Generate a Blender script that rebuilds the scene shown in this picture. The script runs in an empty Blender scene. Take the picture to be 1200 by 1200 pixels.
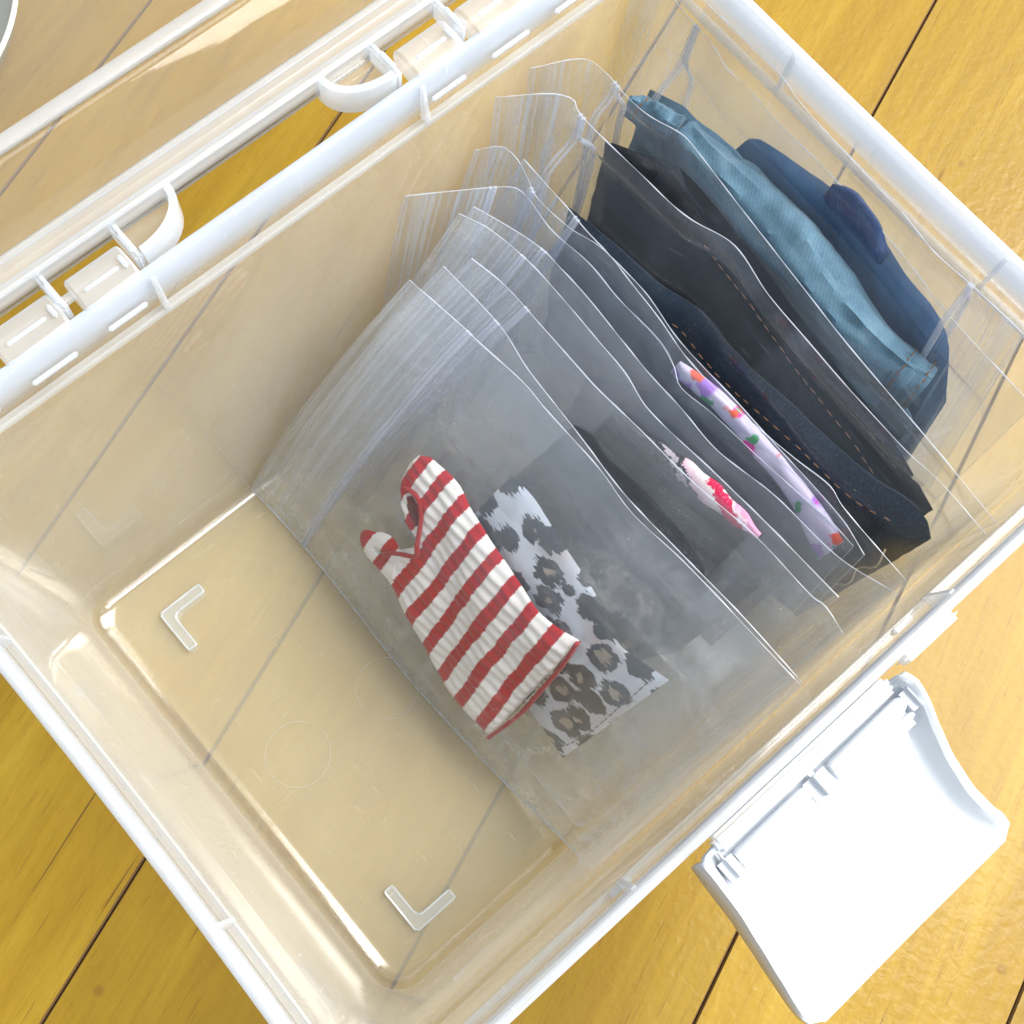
import bpy, bmesh, math, random
import numpy as np
from mathutils import Vector, Matrix, noise as mn

random.seed(7)
SC = bpy.context.scene
COL = SC.collection

# ------------------------------------------------------------------ camera
cam_d = bpy.data.cameras.new('camera')
cam = bpy.data.objects.new('camera', cam_d)
COL.objects.link(cam)
MCAM = Matrix([[0.752788, 0.617035, -0.2293], [-0.655964, 0.732264, -0.183033], [0.05497, 0.288198, 0.955992]])
cam.matrix_world = Matrix.Translation(Vector((0.03494, 0.02287, 0.37195))) @ MCAM.to_4x4()
cam_d.sensor_fit = 'HORIZONTAL'
cam_d.sensor_width = 36.0
cam_d.lens = 1566.365 / 1200.0 * 36.0
cam_d.clip_start = 0.01
cam_d.clip_end = 50.0
SC.camera = cam

# ------------------------------------------------------------------ light
world = bpy.data.worlds.new('World')
SC.world = world
world.use_nodes = True
bg = world.node_tree.nodes['Background']
bg.inputs['Color'].default_value = (0.78, 0.89, 1.0, 1)
bg.inputs['Strength'].default_value = 0.47


def area(name, loc, target, sx, sy, power, col):
    d = bpy.data.lights.new(name, 'AREA')
    d.shape = 'RECTANGLE'
    d.size, d.size_y = sx, sy
    d.energy = power
    d.color = col
    o = bpy.data.objects.new(name, d)
    COL.objects.link(o)
    o.location = loc
    o.rotation_euler = (Vector(target) - Vector(loc)).to_track_quat('-Z', 'Y').to_euler()
    return o


area('window_light', (1.55, -0.35, 1.75), (0.11, 0.06, 0.0), 1.1, 2.2, 90.0, (1.0, 0.985, 0.95))
area('added_front_fill_light', (0.35, -1.9, 1.7), (0.11, 0.08, 0.0), 1.8, 1.2, 32.0, (0.93, 0.97, 1.0))  # added soft lamp without a real source, gives the reflections some structure

SC.view_settings.view_transform = 'Standard'
SC.view_settings.look = 'None'
SC.view_settings.exposure = 0.47
SC.view_settings.gamma = 1.0
try:
    cy = SC.cycles
    cy.max_bounces = 48
    cy.diffuse_bounces = 5
    cy.glossy_bounces = 6
    cy.transmission_bounces = 24
    cy.transparent_max_bounces = 96
    cy.use_adaptive_sampling = True
    cy.adaptive_threshold = 0.03
    cy.use_denoising = True
    cy.denoiser = 'OPENIMAGEDENOISE'
    cy.sample_clamp_indirect = 6.0
    cy.caustics_reflective = False
    cy.caustics_refractive = False
except Exception as e:
    print('cycles settings', e)


# ------------------------------------------------------------------ materials
class NT:
    def __init__(self, name):
        self.m = bpy.data.materials.new(name)
        self.m.use_nodes = True
        self.t = self.m.node_tree
        self.t.nodes.clear()
        self.out = self.t.nodes.new('ShaderNodeOutputMaterial')

    def n(self, kind, **kw):
        x = self.t.nodes.new('ShaderNode' + kind)
        for k, v in kw.items():
            if k == 'op':
                x.operation = v
            elif hasattr(x, k):
                setattr(x, k, v)
        return x

    def link(self, a, b):
        self.t.links.new(a, b)

    def val(self, node, key, v):
        s = node.inputs[key]
        if hasattr(v, 'links'):
            self.link(v, s)
        else:
            s.default_value = v

    def math(self, op, a, b=None, c=None, clamp=False):
        x = self.n('Math', op=op)
        x.use_clamp = clamp
        self.val(x, 0, a)
        if b is not None:
            self.val(x, 1, b)
        if c is not None:
            self.val(x, 2, c)
        return x.outputs[0]

    def mix(self, fac, a, b):
        x = self.n('Mix', data_type='RGBA')
        self.val(x, 0, fac)
        self.val(x, 6, a)
        self.val(x, 7, b)
        return x.outputs[2]

    def noise(self, vec, scale, detail=3, rough=0.5, dist=0.0):
        x = self.n('TexNoise')
        if vec is not None:
            self.link(vec, x.inputs['Vector'])
        x.inputs['Scale'].default_value = scale
        x.inputs['Detail'].default_value = detail
        x.inputs['Roughness'].default_value = rough
        x.inputs['Distortion'].default_value = dist
        return x.outputs['Fac']

    def mapping(self, vec, scale=(1, 1, 1), rot=(0, 0, 0), loc=(0, 0, 0)):
        x = self.n('Mapping')
        self.link(vec, x.inputs['Vector'])
        x.inputs['Scale'].default_value = scale
        x.inputs['Rotation'].default_value = rot
        x.inputs['Location'].default_value = loc
        return x.outputs[0]

    def ramp(self, fac, stops):
        x = self.n('ValToRGB')
        el = x.color_ramp.elements
        while len(el) < len(stops):
            el.new(0.5)
        for e, (p, c) in zip(el, stops):
            e.position = p
            e.color = (c[0], c[1], c[2], 1) if not isinstance(c, (int, float)) else (c, c, c, 1)
        self.link(fac, x.inputs[0])
        return x.outputs[0]

    def bump(self, h, strength, dist):
        x = self.n('Bump')
        x.inputs['Strength'].default_value = strength
        x.inputs['Distance'].default_value = dist
        self.link(h, x.inputs['Height'])
        return x.outputs[0]


def plastic_sheet(name, haze, tint, milk, gloss_rough, f0=0.04, bump_scale=None, bump_str=0.0,
                  uv_bands=False, transl=0.5, bump_dist=0.002, gloss_gain=0.95, zgrad=None, graze=2.0, painted_glints=False):
    """thin clear plastic: straight-through transparency + a little white scatter + Fresnel gloss"""
    N = NT(name)
    tr = N.n('BsdfTransparent')
    tr.inputs['Color'].default_value = (*tint, 1)
    df = N.n('BsdfDiffuse')
    df.inputs['Color'].default_value = (*milk, 1)
    tl = N.n('BsdfTranslucent')
    tl.inputs['Color'].default_value = (*milk, 1)
    gl = N.n('BsdfGlossy')
    gl.inputs['Roughness'].default_value = gloss_rough
    gl.inputs['Color'].default_value = (1, 1, 1, 1)
    ms = N.n('MixShader')
    ms.inputs[0].default_value = transl
    N.link(df.outputs[0], ms.inputs[1])
    N.link(tl.outputs[0], ms.inputs[2])
    m1 = N.n('MixShader')
    N.link(tr.outputs[0], m1.inputs[1])
    N.link(ms.outputs[0], m1.inputs[2])
    lw = N.n('LayerWeight')
    lw.inputs['Blend'].default_value = 0.5
    fac = lw.outputs['Facing']
    graz = N.math('POWER', fac, 3.0)
    hz = N.math('MULTIPLY_ADD', graz, haze * graze, haze)
    tc = N.n('TexCoord')
    if uv_bands:
        sep = N.n('SeparateXYZ')
        N.link(tc.outputs['UV'], sep.inputs[0])
        u = sep.outputs[0]
        inb = N.math('LESS_THAN', u, 0.0215)
        line = N.noise(N.mapping(tc.outputs['UV'], (900, 9, 1)), 1.0, 2, 0.6)
        line = N.ramp(line, [(0.47, 0.0), (0.62, 1.0)])
        band = N.math('MULTIPLY', inb, N.math('MULTIPLY_ADD', line, 0.22, 0.02))
        cloud = N.noise(tc.outputs['UV'], 30, 4, 0.55, 0.8)
        cl = N.math('MULTIPLY', N.ramp(cloud, [(0.52, 0.0), (0.78, 1.0)]), 0.07)  # broad pale film highlights painted into the haze as soft patches
        scr = N.noise(N.mapping(tc.outputs['UV'], (70, 700, 1), (0, 0, 0.5)), 1.0, 2, 0.5)
        sc2 = N.math('MULTIPLY', N.ramp(scr, [(0.68, 0.0), (0.74, 1.0)]), 0.05)
        if painted_glints:   # crease highlights painted into the haze along the lower edge and closed corner
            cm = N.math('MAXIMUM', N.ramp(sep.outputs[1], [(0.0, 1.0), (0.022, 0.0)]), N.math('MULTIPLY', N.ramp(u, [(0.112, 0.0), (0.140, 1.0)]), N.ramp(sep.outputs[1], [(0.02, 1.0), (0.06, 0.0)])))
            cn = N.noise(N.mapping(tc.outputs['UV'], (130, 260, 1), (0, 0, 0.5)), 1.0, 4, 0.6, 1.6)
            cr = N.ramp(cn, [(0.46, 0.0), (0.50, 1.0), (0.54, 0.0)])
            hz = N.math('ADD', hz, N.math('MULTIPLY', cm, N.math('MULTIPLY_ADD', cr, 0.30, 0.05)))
        hz = N.math('ADD', hz, N.math('ADD', band, N.math('ADD', cl, sc2)))
    else:
        sc_a = N.noise(tc.outputs['Object'], 42, 4, 0.6)
        sc_b = N.noise(N.mapping(tc.outputs['Object'], (60, 900, 60), (0, 0, 0.4)), 1.0, 2, 0.5)
        sc_c = N.noise(N.mapping(tc.outputs['Object'], (800, 70, 70), (0, 0, -0.3)), 1.0, 2, 0.5)
        scr = N.math('ADD', N.ramp(sc_b, [(0.70, 0.0), (0.76, 1.0)]), N.ramp(sc_c, [(0.71, 0.0), (0.77, 1.0)]))
        hz = N.math('MULTIPLY', hz, N.math('ADD', N.math('MULTIPLY_ADD', sc_a, 0.5, 0.75), N.math('MULTIPLY', scr, 0.35)))
    if zgrad:
        sz = N.n('SeparateXYZ')
        N.link(tc.outputs['Object'], sz.inputs[0])
        mr = N.n('MapRange', interpolation_type='SMOOTHSTEP')
        N.link(sz.outputs[2], mr.inputs[0])
        mr.inputs[1].default_value, mr.inputs[2].default_value = zgrad[0], zgrad[1]
        mr.inputs[3].default_value, mr.inputs[4].default_value = zgrad[2], 1.0
        hz = N.math('MULTIPLY', hz, mr.outputs[0])
    hz = N.math('MINIMUM', hz, 0.9)
    N.link(hz, m1.inputs[0])
    m2 = N.n('MixShader')
    sch = N.math('MULTIPLY_ADD', N.math('POWER', fac, 5.0), gloss_gain - f0, f0)
    N.link(sch, m2.inputs[0])
    N.link(m1.outputs[0], m2.inputs[1])
    N.link(gl.outputs[0], m2.inputs[2])
    if bump_scale:
        src = tc.outputs['UV'] if uv_bands else tc.outputs['Object']
        h = N.noise(src, bump_scale, 3, 0.55, 0.6)
        b = N.bump(h, bump_str, bump_dist)
        N.link(b, gl.inputs['Normal'])
    N.link(m2.outputs[0], N.out.inputs['Surface'])
    return N.m


def solid(name, col, rough, spec=0.5, bump=None, sheen=0.0, sss=0.0):
    N = NT(name)
    p = N.n('BsdfPrincipled')
    p.inputs['Base Color'].default_value = (*col, 1)
    p.inputs['Roughness'].default_value = rough
    p.inputs['Specular IOR Level'].default_value = spec
    if sss:
        p.inputs['Subsurface Weight'].default_value = sss
        p.inputs['Subsurface Radius'].default_value = (0.004, 0.004, 0.004)
        p.inputs['Subsurface Scale'].default_value = 1.0
    if bump:
        tc = N.n('TexCoord')
        h = N.noise(tc.outputs['Object'], bump[0], 3, 0.5)
        N.link(N.bump(h, bump[1], bump[2]), p.inputs['Normal'])
    N.link(p.outputs[0], N.out.inputs['Surface'])
    return N.m


def wood_material():
    N = NT('varnished_wood')
    p = N.n('BsdfPrincipled')
    tc = N.n('TexCoord')
    oi = N.n('ObjectInfo')
    off = N.n('VectorMath', op='SCALE')
    cmb = N.n('CombineXYZ')
    N.link(oi.outputs['Random'], cmb.inputs[0])
    N.link(oi.outputs['Random'], cmb.inputs[1])
    N.link(cmb.outputs[0], off.inputs[0])
    off.inputs['Scale'].default_value = 37.0
    add = N.n('VectorMath', op='ADD')
    N.link(tc.outputs['Object'], add.inputs[0])
    N.link(off.outputs[0], add.inputs[1])
    v = add.outputs[0]
    fig = N.noise(N.mapping(v, (5, 38, 5)), 1.0, 5, 0.6, 1.2)
    fine = N.noise(N.mapping(v, (30, 420, 30)), 1.0, 4, 0.65, 0.3)
    pore = N.noise(N.mapping(v, (70, 1500, 70)), 1.0, 2, 0.5, 0.2)
    patch = N.noise(N.mapping(v, (9, 16, 9)), 1.0, 3, 0.55)
    streak = N.noise(N.mapping(v, (11, 520, 11), loc=(3, 1, 0)), 1.0, 2, 0.5, 0.15)
    base = N.ramp(fig, [(0.25, (0.245, 0.134, 0.005)), (0.5, (0.312, 0.184, 0.008)), (0.78, (0.375, 0.238, 0.018))])
    c = N.mix(N.math('MULTIPLY', N.ramp(fine, [(0.35, 1.0), (0.6, 0.0)]), 0.30), base, (0.20, 0.104, 0.004, 1))
    c = N.mix(N.math('MULTIPLY', N.ramp(patch, [(0.5, 0.0), (0.75, 1.0)]), 0.35), c, (0.24, 0.122, 0.007, 1))
    c = N.mix(N.math('MULTIPLY', N.ramp(pore, [(0.62, 0.0), (0.71, 1.0)]), 0.60), c, (0.20, 0.085, 0.008, 1))
    c = N.mix(N.math('MULTIPLY', N.ramp(streak, [(0.71, 0.0), (0.75, 1.0)]), 0.75), c, (0.07, 0.032, 0.008, 1))
    spot = N.n('TexVoronoi')
    N.link(v, spot.inputs['Vector'])
    spot.inputs['Scale'].default_value = 34
    kn = N.ramp(spot.outputs['Distance'], [(0.03, 1.0), (0.065, 0.0)])
    c = N.mix(N.math('MULTIPLY', kn, 0.5), c, (0.16, 0.07, 0.01, 1))
    tone = N.math('MULTIPLY_ADD', oi.outputs['Random'], 0.22, 0.89)
    hs = N.n('HueSaturation')
    N.link(c, hs.inputs['Color'])
    N.link(tone, hs.inputs['Value'])
    N.link(hs.outputs[0], p.inputs['Base Color'])
    p.inputs['Roughness'].default_value = 0.47
    p.inputs['Specular IOR Level'].default_value = 0.30
    p.inputs['Coat Weight'].default_value = 0.16
    p.inputs['Coat Roughness'].default_value = 0.16
    emb = N.noise(tc.outputs['Object'], 340, 2, 0.5, 0.4)
    emb2 = N.noise(N.mapping(v, (60, 200, 60)), 1.0, 3, 0.5)
    hh = N.math('ADD', N.math('MULTIPLY', emb, 0.6), N.math('MULTIPLY', emb2, 0.5))
    b = N.bump(hh, 0.28, 0.0009)
    N.link(b, p.inputs['Normal'])
    N.link(b, p.inputs['Coat Normal'])
    N.link(p.outputs[0], N.out.inputs['Surface'])
    return N.m


def cloth(name, make_color, rough=0.9, bump_scale=2600, bump_str=0.5, sheen=0.25):
    """fabric: colour from UV metres, woven bump"""
    N = NT(name)
    p = N.n('BsdfPrincipled')
    tc = N.n('TexCoord')
    uv = tc.outputs['UV']
    col = make_color(N, uv)
    N.val(p, 'Base Color', col)
    p.inputs['Roughness'].default_value = rough
    p.inputs['Specular IOR Level'].default_value = 0.2
    p.inputs['Sheen Weight'].default_value = sheen
    weave = N.noise(N.mapping(uv, (bump_scale * 0.6, bump_scale * 0.36, 1), (0, 0, 0.6)), 1.0, 2, 0.5)
    wr = N.noise(uv, 90, 3, 0.5)
    h = N.math('ADD', N.math('MULTIPLY', weave, 0.09), N.math('MULTIPLY', wr, 0.6))
    N.link(N.bump(h, bump_str, 0.0012), p.inputs['Normal'])
    N.link(p.outputs[0], N.out.inputs['Surface'])
    return N.m


def denim(name, dark, mid, light, speck=0.0, rough=0.9, sheen=0.15):
    def mk(N, uv):
        tw = N.n('TexWave', wave_type='BANDS', bands_direction='DIAGONAL')
        N.link(uv, tw.inputs['Vector'])
        tw.inputs['Scale'].default_value = 420
        tw.inputs['Distortion'].default_value = 1.5
        tw.inputs['Detail'].default_value = 2
        n1 = N.noise(uv, 60, 4, 0.6)
        n2 = N.noise(N.mapping(uv, (2200, 1100, 1), (0, 0, 0.7)), 1.0, 2, 0.5)
        c = N.ramp(n1, [(0.3, dark), (0.55, mid), (0.8, light)])
        c = N.mix(N.math('MULTIPLY', tw.outputs['Fac'], 0.15), c, (*light, 1))
        c = N.mix(N.math('MULTIPLY', N.ramp(n2, [(0.55, 0.0), (0.7, 1.0)]), 0.13 + speck), c,
                  (min(1, light[0] * 1.8 + 0.04 * speck * 10), min(1, light[1] * 1.7 + 0.05 * speck * 10), min(1, light[2] * 1.5 + 0.06 * speck * 10), 1))
        return c
    return cloth(name, mk, rough, bump_str=0.05 if dark[2] < 0.03 else 0.4, sheen=sheen)


def striped(N, uv):
    # red and white stripes across the length (u), fine jagged knit edges
    sep = N.n('SeparateXYZ')
    N.link(uv, sep.inputs[0])
    wob = N.noise(uv, 70, 2, 0.5)
    jag = N.noise(N.mapping(uv, (150, 2600, 1)), 1.0, 1, 0.5)
    u = N.math('ADD', sep.outputs[0], N.math('ADD', N.math('MULTIPLY', wob, 0.0022), N.math('MULTIPLY', jag, 0.0011)))
    f = N.math('FRACT', N.math('DIVIDE', u, 0.0079))
    red = N.ramp(f, [(0.48, 0.0), (0.51, 1.0), (0.93, 1.0), (0.96, 0.0)])
    n = N.noise(N.mapping(uv, (900, 2400, 1)), 1.0, 2, 0.6)
    w = N.mix(N.math('MULTIPLY', n, 0.35), (0.86, 0.82, 0.78, 1), (0.62, 0.57, 0.53, 1))
    r = N.mix(n, (0.50, 0.010, 0.018, 1), (0.33, 0.006, 0.012, 1))
    return N.mix(red, w, r)


def leopard(N, uv):
    mp = N.mapping(uv, (100, 112, 1))
    dn = N.n('TexNoise')
    N.link(N.mapping(uv, (190, 260, 1)), dn.inputs['Vector'])
    dn.inputs['Scale'].default_value = 1.0
    dn.inputs['Detail'].default_value = 3
    jag = N.noise(N.mapping(uv, (260, 1900, 1)), 1.0, 1, 0.5)
    dv = N.n('VectorMath', op='SCALE')
    N.link(dn.outputs['Color'], dv.inputs[0])
    dv.inputs['Scale'].default_value = 0.55
    av = N.n('VectorMath', op='ADD')
    N.link(mp, av.inputs[0])
    N.link(dv.outputs[0], av.inputs[1])
    jv = N.n('CombineXYZ')
    N.link(N.math('MULTIPLY', jag, 0.50), jv.inputs[0])
    av2 = N.n('VectorMath', op='ADD')
    N.link(av.outputs[0], av2.inputs[0])
    N.link(jv.outputs[0], av2.inputs[1])
    vo = N.n('TexVoronoi')
    N.link(av2.outputs[0], vo.inputs['Vector'])
    vo.inputs['Scale'].default_value = 1.0
    vo.inputs['Randomness'].default_value = 0.8
    d = vo.outputs['Distance']
    ring = N.ramp(d, [(0.47, 1.0), (0.49, 0.0)])
    core = N.ramp(d, [(0.19, 1.0), (0.23, 0.0)])
    sepc = N.n('SeparateColor')
    N.link(vo.outputs['Color'], sepc.inputs[0])
    has = N.math('GREATER_THAN', sepc.outputs[0], 0.42)
    base = N.mix(N.ramp(N.noise(uv, 45, 2, 0.5), [(0.5, 0.0), (0.7, 1.0)]), (0.80, 0.84, 0.90, 1), (0.68, 0.58, 0.57, 1))
    c = N.mix(ring, base, (0.010, 0.018, 0.034, 1))
    return N.mix(N.math('MULTIPLY', core, has), c, (0.50, 0.40, 0.30, 1))


def floral(N, uv):
    c = (0.60, 0.52, 0.66, 1)
    dn = N.n('TexNoise')
    N.link(uv, dn.inputs['Vector'])
    dn.inputs['Scale'].default_value = 160
    dv = N.n('VectorMath', op='SCALE')
    N.link(dn.outputs['Color'], dv.inputs[0])
    dv.inputs['Scale'].default_value = 0.009
    av = N.n('VectorMath', op='ADD')
    N.link(uv, av.inputs[0])
    N.link(dv.outputs[0], av.inputs[1])
    uv = av.outputs[0]
    for i, (sc, col, th) in enumerate([(88, (0.36, 0.16, 0.56, 1), 0.42), (102, (0.72, 0.02, 0.30, 1), 0.32),
                                       (116, (0.70, 0.10, 0.05, 1), 0.30), (128, (0.05, 0.30, 0.10, 1), 0.26), (112, (0.85, 0.75, 0.25, 1), 0.20)]):
        v = N.n('TexVoronoi')
        N.link(N.mapping(uv, (1, 1, 1), (0, 0, 0.7 * i), (i * 3.1, i * 1.7, 0)), v.inputs['Vector'])
        v.inputs['Scale'].default_value = sc
        m = N.ramp(v.outputs['Distance'], [(th - 0.06, 1.0), (th, 0.0)])
        c = N.mix(m, c, col)
    return c


def plain(col, var=0.35):
    def mk(N, uv):
        n = N.noise(uv, 130, 4, 0.6)
        return N.mix(n, (*col, 1), tuple(x * (1 - var) for x in col) + (1,))
    return mk


def picot(N, uv):
    sep = N.n('SeparateXYZ')
    N.link(uv, sep.inputs[0])
    f = N.math('DIVIDE', N.math('SUBTRACT', sep.outputs[0], 0.0725), 0.0480)
    f = N.math('ADD', f, N.math('MULTIPLY', N.math('SUBTRACT', sep.outputs[1], 0.0908), 48.0))
    f = N.math('ADD', f, N.math('MULTIPLY', N.math('SUBTRACT', N.noise(uv, 420, 3, 0.6), 0.5), 0.30))
    n = N.noise(N.mapping(uv, (2500, 900, 1)), 1.0, 2, 0.6)
    c = N.ramp(f, [(0.0, (0.012, 0.012, 0.016)), (0.32, (0.012, 0.012, 0.016)), (0.34, (0.40, 0.35, 0.38)), (0.39, (0.40, 0.35, 0.38)),
                   (0.41, (0.012, 0.012, 0.016)), (0.47, (0.012, 0.012, 0.016)), (0.49, (0.74, 0.48, 0.56)), (0.68, (0.76, 0.70, 0.68)),
                   (0.70, (0.60, 0.02, 0.08)), (0.86, (0.60, 0.03, 0.10)), (0.885, (0.78, 0.74, 0.76)), (0.95, (0.70, 0.30, 0.46))])
    return N.mix(N.math('MULTIPLY', N.ramp(n, [(0.55, 0.0), (0.7, 1.0)]), 0.35), c, (0.5, 0.45, 0.48, 1))


M_ = {}
M_['wood'] = wood_material()
M_['joint'] = solid('joint_grime', (0.150, 0.078, 0.022), 0.8)
M_['clear'] = plastic_sheet('clear_plastic', 0.125, (0.985, 0.985, 0.97), (0.98, 0.975, 0.94), 0.06, 0.085, 26, 0.03, graze=5.0)
M_['base'] = plastic_sheet('frosted_base_plastic', 0.26, (1.0, 0.99, 0.95), (1.0, 0.96, 0.76), 0.16, 0.05, 40, 0.05)
M_['lidclear'] = plastic_sheet('clear_lid_plastic', 0.085, (0.985, 0.98, 0.97), (0.86, 0.86, 0.86), 0.05, 0.035, 20, 0.08)
M_['milky'] = plastic_sheet('milky_plastic', 0.36, (0.98, 0.985, 0.99), (0.95, 0.965, 0.99), 0.22, 0.04, 120, 0.1, transl=0.55)
M_['milkyw'] = plastic_sheet('milky_white_plastic', 0.52, (0.985, 0.99, 0.995), (0.91, 0.94, 0.98), 0.25, 0.05, 120, 0.1, transl=0.55)
M_['rimplastic'] = plastic_sheet('milky_rim_plastic', 0.56, (0.985, 0.99, 1.0), (0.88, 0.925, 0.99), 0.25, 0.05, 120, 0.1, zgrad=(0.1062, 0.1150, 0.20), transl=0.55)
M_['white'] = solid('white_plastic', (0.62, 0.64, 0.67), 0.34, 0.5, (900, 0.05, 0.0005))
M_['film'] = plastic_sheet('bag_film', 0.019, (0.975, 0.985, 1.0), (0.70, 0.82, 1.0), 0.09, 0.038, 60, 0.22, True, 0.45, 0.002, graze=3.5)
M_['film_milky'] = plastic_sheet('milky_bag_film', 0.060, (0.985, 0.99, 1.0), (0.88, 0.92, 0.98), 0.08, 0.045, 60, 0.25, True, 0.55, 0.002, graze=2.5)
M_['film_front'] = plastic_sheet('crumpled_glint_bag_film', 0.048, (0.985, 0.99, 1.0), (0.84, 0.89, 0.97), 0.07, 0.05, 60, 0.25, True, 0.5, 0.002, graze=2.5, painted_glints=True)
M_['film_thin'] = plastic_sheet('thin_bag_film', 0.010, (0.98, 0.985, 0.99), (0.76, 0.85, 0.99), 0.08, 0.045, 60, 0.22, True, 0.45, 0.002, graze=0.6)
M_['seam'] = plastic_sheet('bag_seam', 0.55, (0.98, 0.98, 1.0), (0.86, 0.90, 0.98), 0.15, 0.06)
M_['zip'] = plastic_sheet('bag_zip', 0.26, (0.98, 0.98, 1.0), (0.86, 0.90, 0.98), 0.15, 0.06)
M_['striped'] = cloth('striped_rib_knit', striped, 0.95, 2200, 0.55, 0.2)
M_['leopard'] = cloth('leopard_print', leopard, 0.85, 2400, 0.35, 0.1)
M_['navy'] = cloth('navy_cloth', plain((0.014, 0.024, 0.045)), 0.8, bump_str=0.06, sheen=0.03)
M_['black'] = cloth('black_cloth', plain((0.005, 0.007, 0.011)), 0.8, bump_str=0.06, sheen=0.02)
M_['picot'] = cloth('striped_trim', picot, 0.9, 1800, 0.7, 0.06)
M_['floral'] = cloth('floral_print', floral, 0.8, 2400, 0.3, 0.1)
M_['darkfloral'] = cloth('dark_floral_print', lambda N, uv: N.mix(0.82, floral(N, uv), (0.015, 0.016, 0.024, 1)), 0.8)
M_['jean_dark'] = denim('dark_denim', (0.006, 0.011, 0.020), (0.011, 0.020, 0.034), (0.026, 0.042, 0.062), 0.12, sheen=0.04)
M_['jean_black'] = denim('black_denim', (0.004, 0.006, 0.010), (0.006, 0.008, 0.014), (0.009, 0.012, 0.020), -0.05, sheen=0.02)
M_['jean_light'] = denim('light_denim', (0.055, 0.118, 0.170), (0.100, 0.185, 0.250), (0.205, 0.315, 0.385), 0.0)
M_['jean_mid'] = denim('mid_denim', (0.070, 0.140, 0.260), (0.105, 0.200, 0.350), (0.170, 0.290, 0.450), 0.0)
M_['jean_navy'] = denim('navy_denim', (0.010, 0.026, 0.085), (0.018, 0.045, 0.140), (0.060, 0.110, 0.240), 0.1)
M_['thread'] = solid('orange_thread', (0.22, 0.095, 0.030), 0.7)
M_['thread_pale'] = solid('pale_thread', (0.62, 0.52, 0.36), 0.7)
M_['thread_brown'] = solid('brown_thread', (0.16, 0.075, 0.035), 0.7)
M_['redtrim'] = cloth('red_trim', plain((0.42, 0.014, 0.020)), 0.95)
M_['red_shade'] = cloth('shaded_red_cloth', plain((0.16, 0.010, 0.014), 0.6), 0.95)  # red cloth with the shade inside the armhole put into its colour
M_['dish'] = solid('grey_green_enamel', (0.26, 0.28, 0.24), 0.35, 0.5)
M_['dishrim'] = solid('bright_metal_rim', (0.75, 0.74, 0.66), 0.2, 0.8)


# ------------------------------------------------------------------ object helpers
def empty(name, loc=(0, 0, 0)):
    o = bpy.data.objects.new(name, None)
    o.empty_display_size = 0.01
    o.location = loc
    COL.objects.link(o)
    return o


def tag(o, label=None, cat=None, group=None, kind=None):
    if label:
        o['label'] = label
    if cat:
        o['category'] = cat
    if group:
        o['group'] = group
    if kind:
        o['kind'] = kind
    return o


def link_mesh(name, me, mat, parent=None, smooth=True):
    if not isinstance(mat, (list, tuple)):
        mat = [mat]
    for m in mat:
        me.materials.append(m)
    if smooth:
        for p in me.polygons:
            p.use_smooth = True
        me.set_sharp_from_angle(angle=math.radians(38))
    o = bpy.data.objects.new(name, me)
    COL.objects.link(o)
    if parent is not None:
        o.parent = parent
        o.matrix_parent_inverse = Matrix.Translation(-parent.location) if parent.parent is None else Matrix.Identity(4)
    return o


def mesh_from(name, vs, fs, mat, parent=None, smooth=True, uvs=None, fmat=None):
    me = bpy.data.meshes.new(name)
    me.from_pydata([tuple(v) for v in vs], [], fs)
    if uvs is not None:
        ul = me.uv_layers.new(name='UVMap')
        for p in me.polygons:
            for li in p.loop_indices:
                ul.data[li].uv = uvs[me.loops[li].vertex_index]
    o = link_mesh(name, me, mat, parent, smooth)
    if fmat:
        for i, m in enumerate(fmat):
            me.polygons[i].material_index = m
    return o


def boxbm(bm, c, s, rot=None, bev=0.0):
    r = bmesh.ops.create_cube(bm, size=1.0)
    vs = r['verts']
    bmesh.ops.scale(bm, vec=s, verts=vs)
    if bev > 0:
        es = list({e for v in vs for e in v.link_edges})
        rb = bmesh.ops.bevel(bm, geom=es, offset=bev, segments=2, affect='EDGES')
        vs = list({v for f in rb['faces'] for v in f.verts} | {v for v in vs if v.is_valid})
        # gather the whole island
        seen = set(vs)
        st = list(vs)
        while st:
            v = st.pop()
            for e in v.link_edges:
                w = e.other_vert(v)
                if w not in seen:
                    seen.add(w)
                    st.append(w)
        vs = list(seen)
    if rot is not None:
        bmesh.ops.rotate(bm, cent=(0, 0, 0), matrix=rot, verts=vs)
    bmesh.ops.translate(bm, vec=c, verts=vs)


def bm_obj(name, bm, mat, parent=None, smooth=False):
    me = bpy.data.meshes.new(name)
    bm.to_mesh(me)
    bm.free()
    return link_mesh(name, me, mat, parent, smooth)


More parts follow.
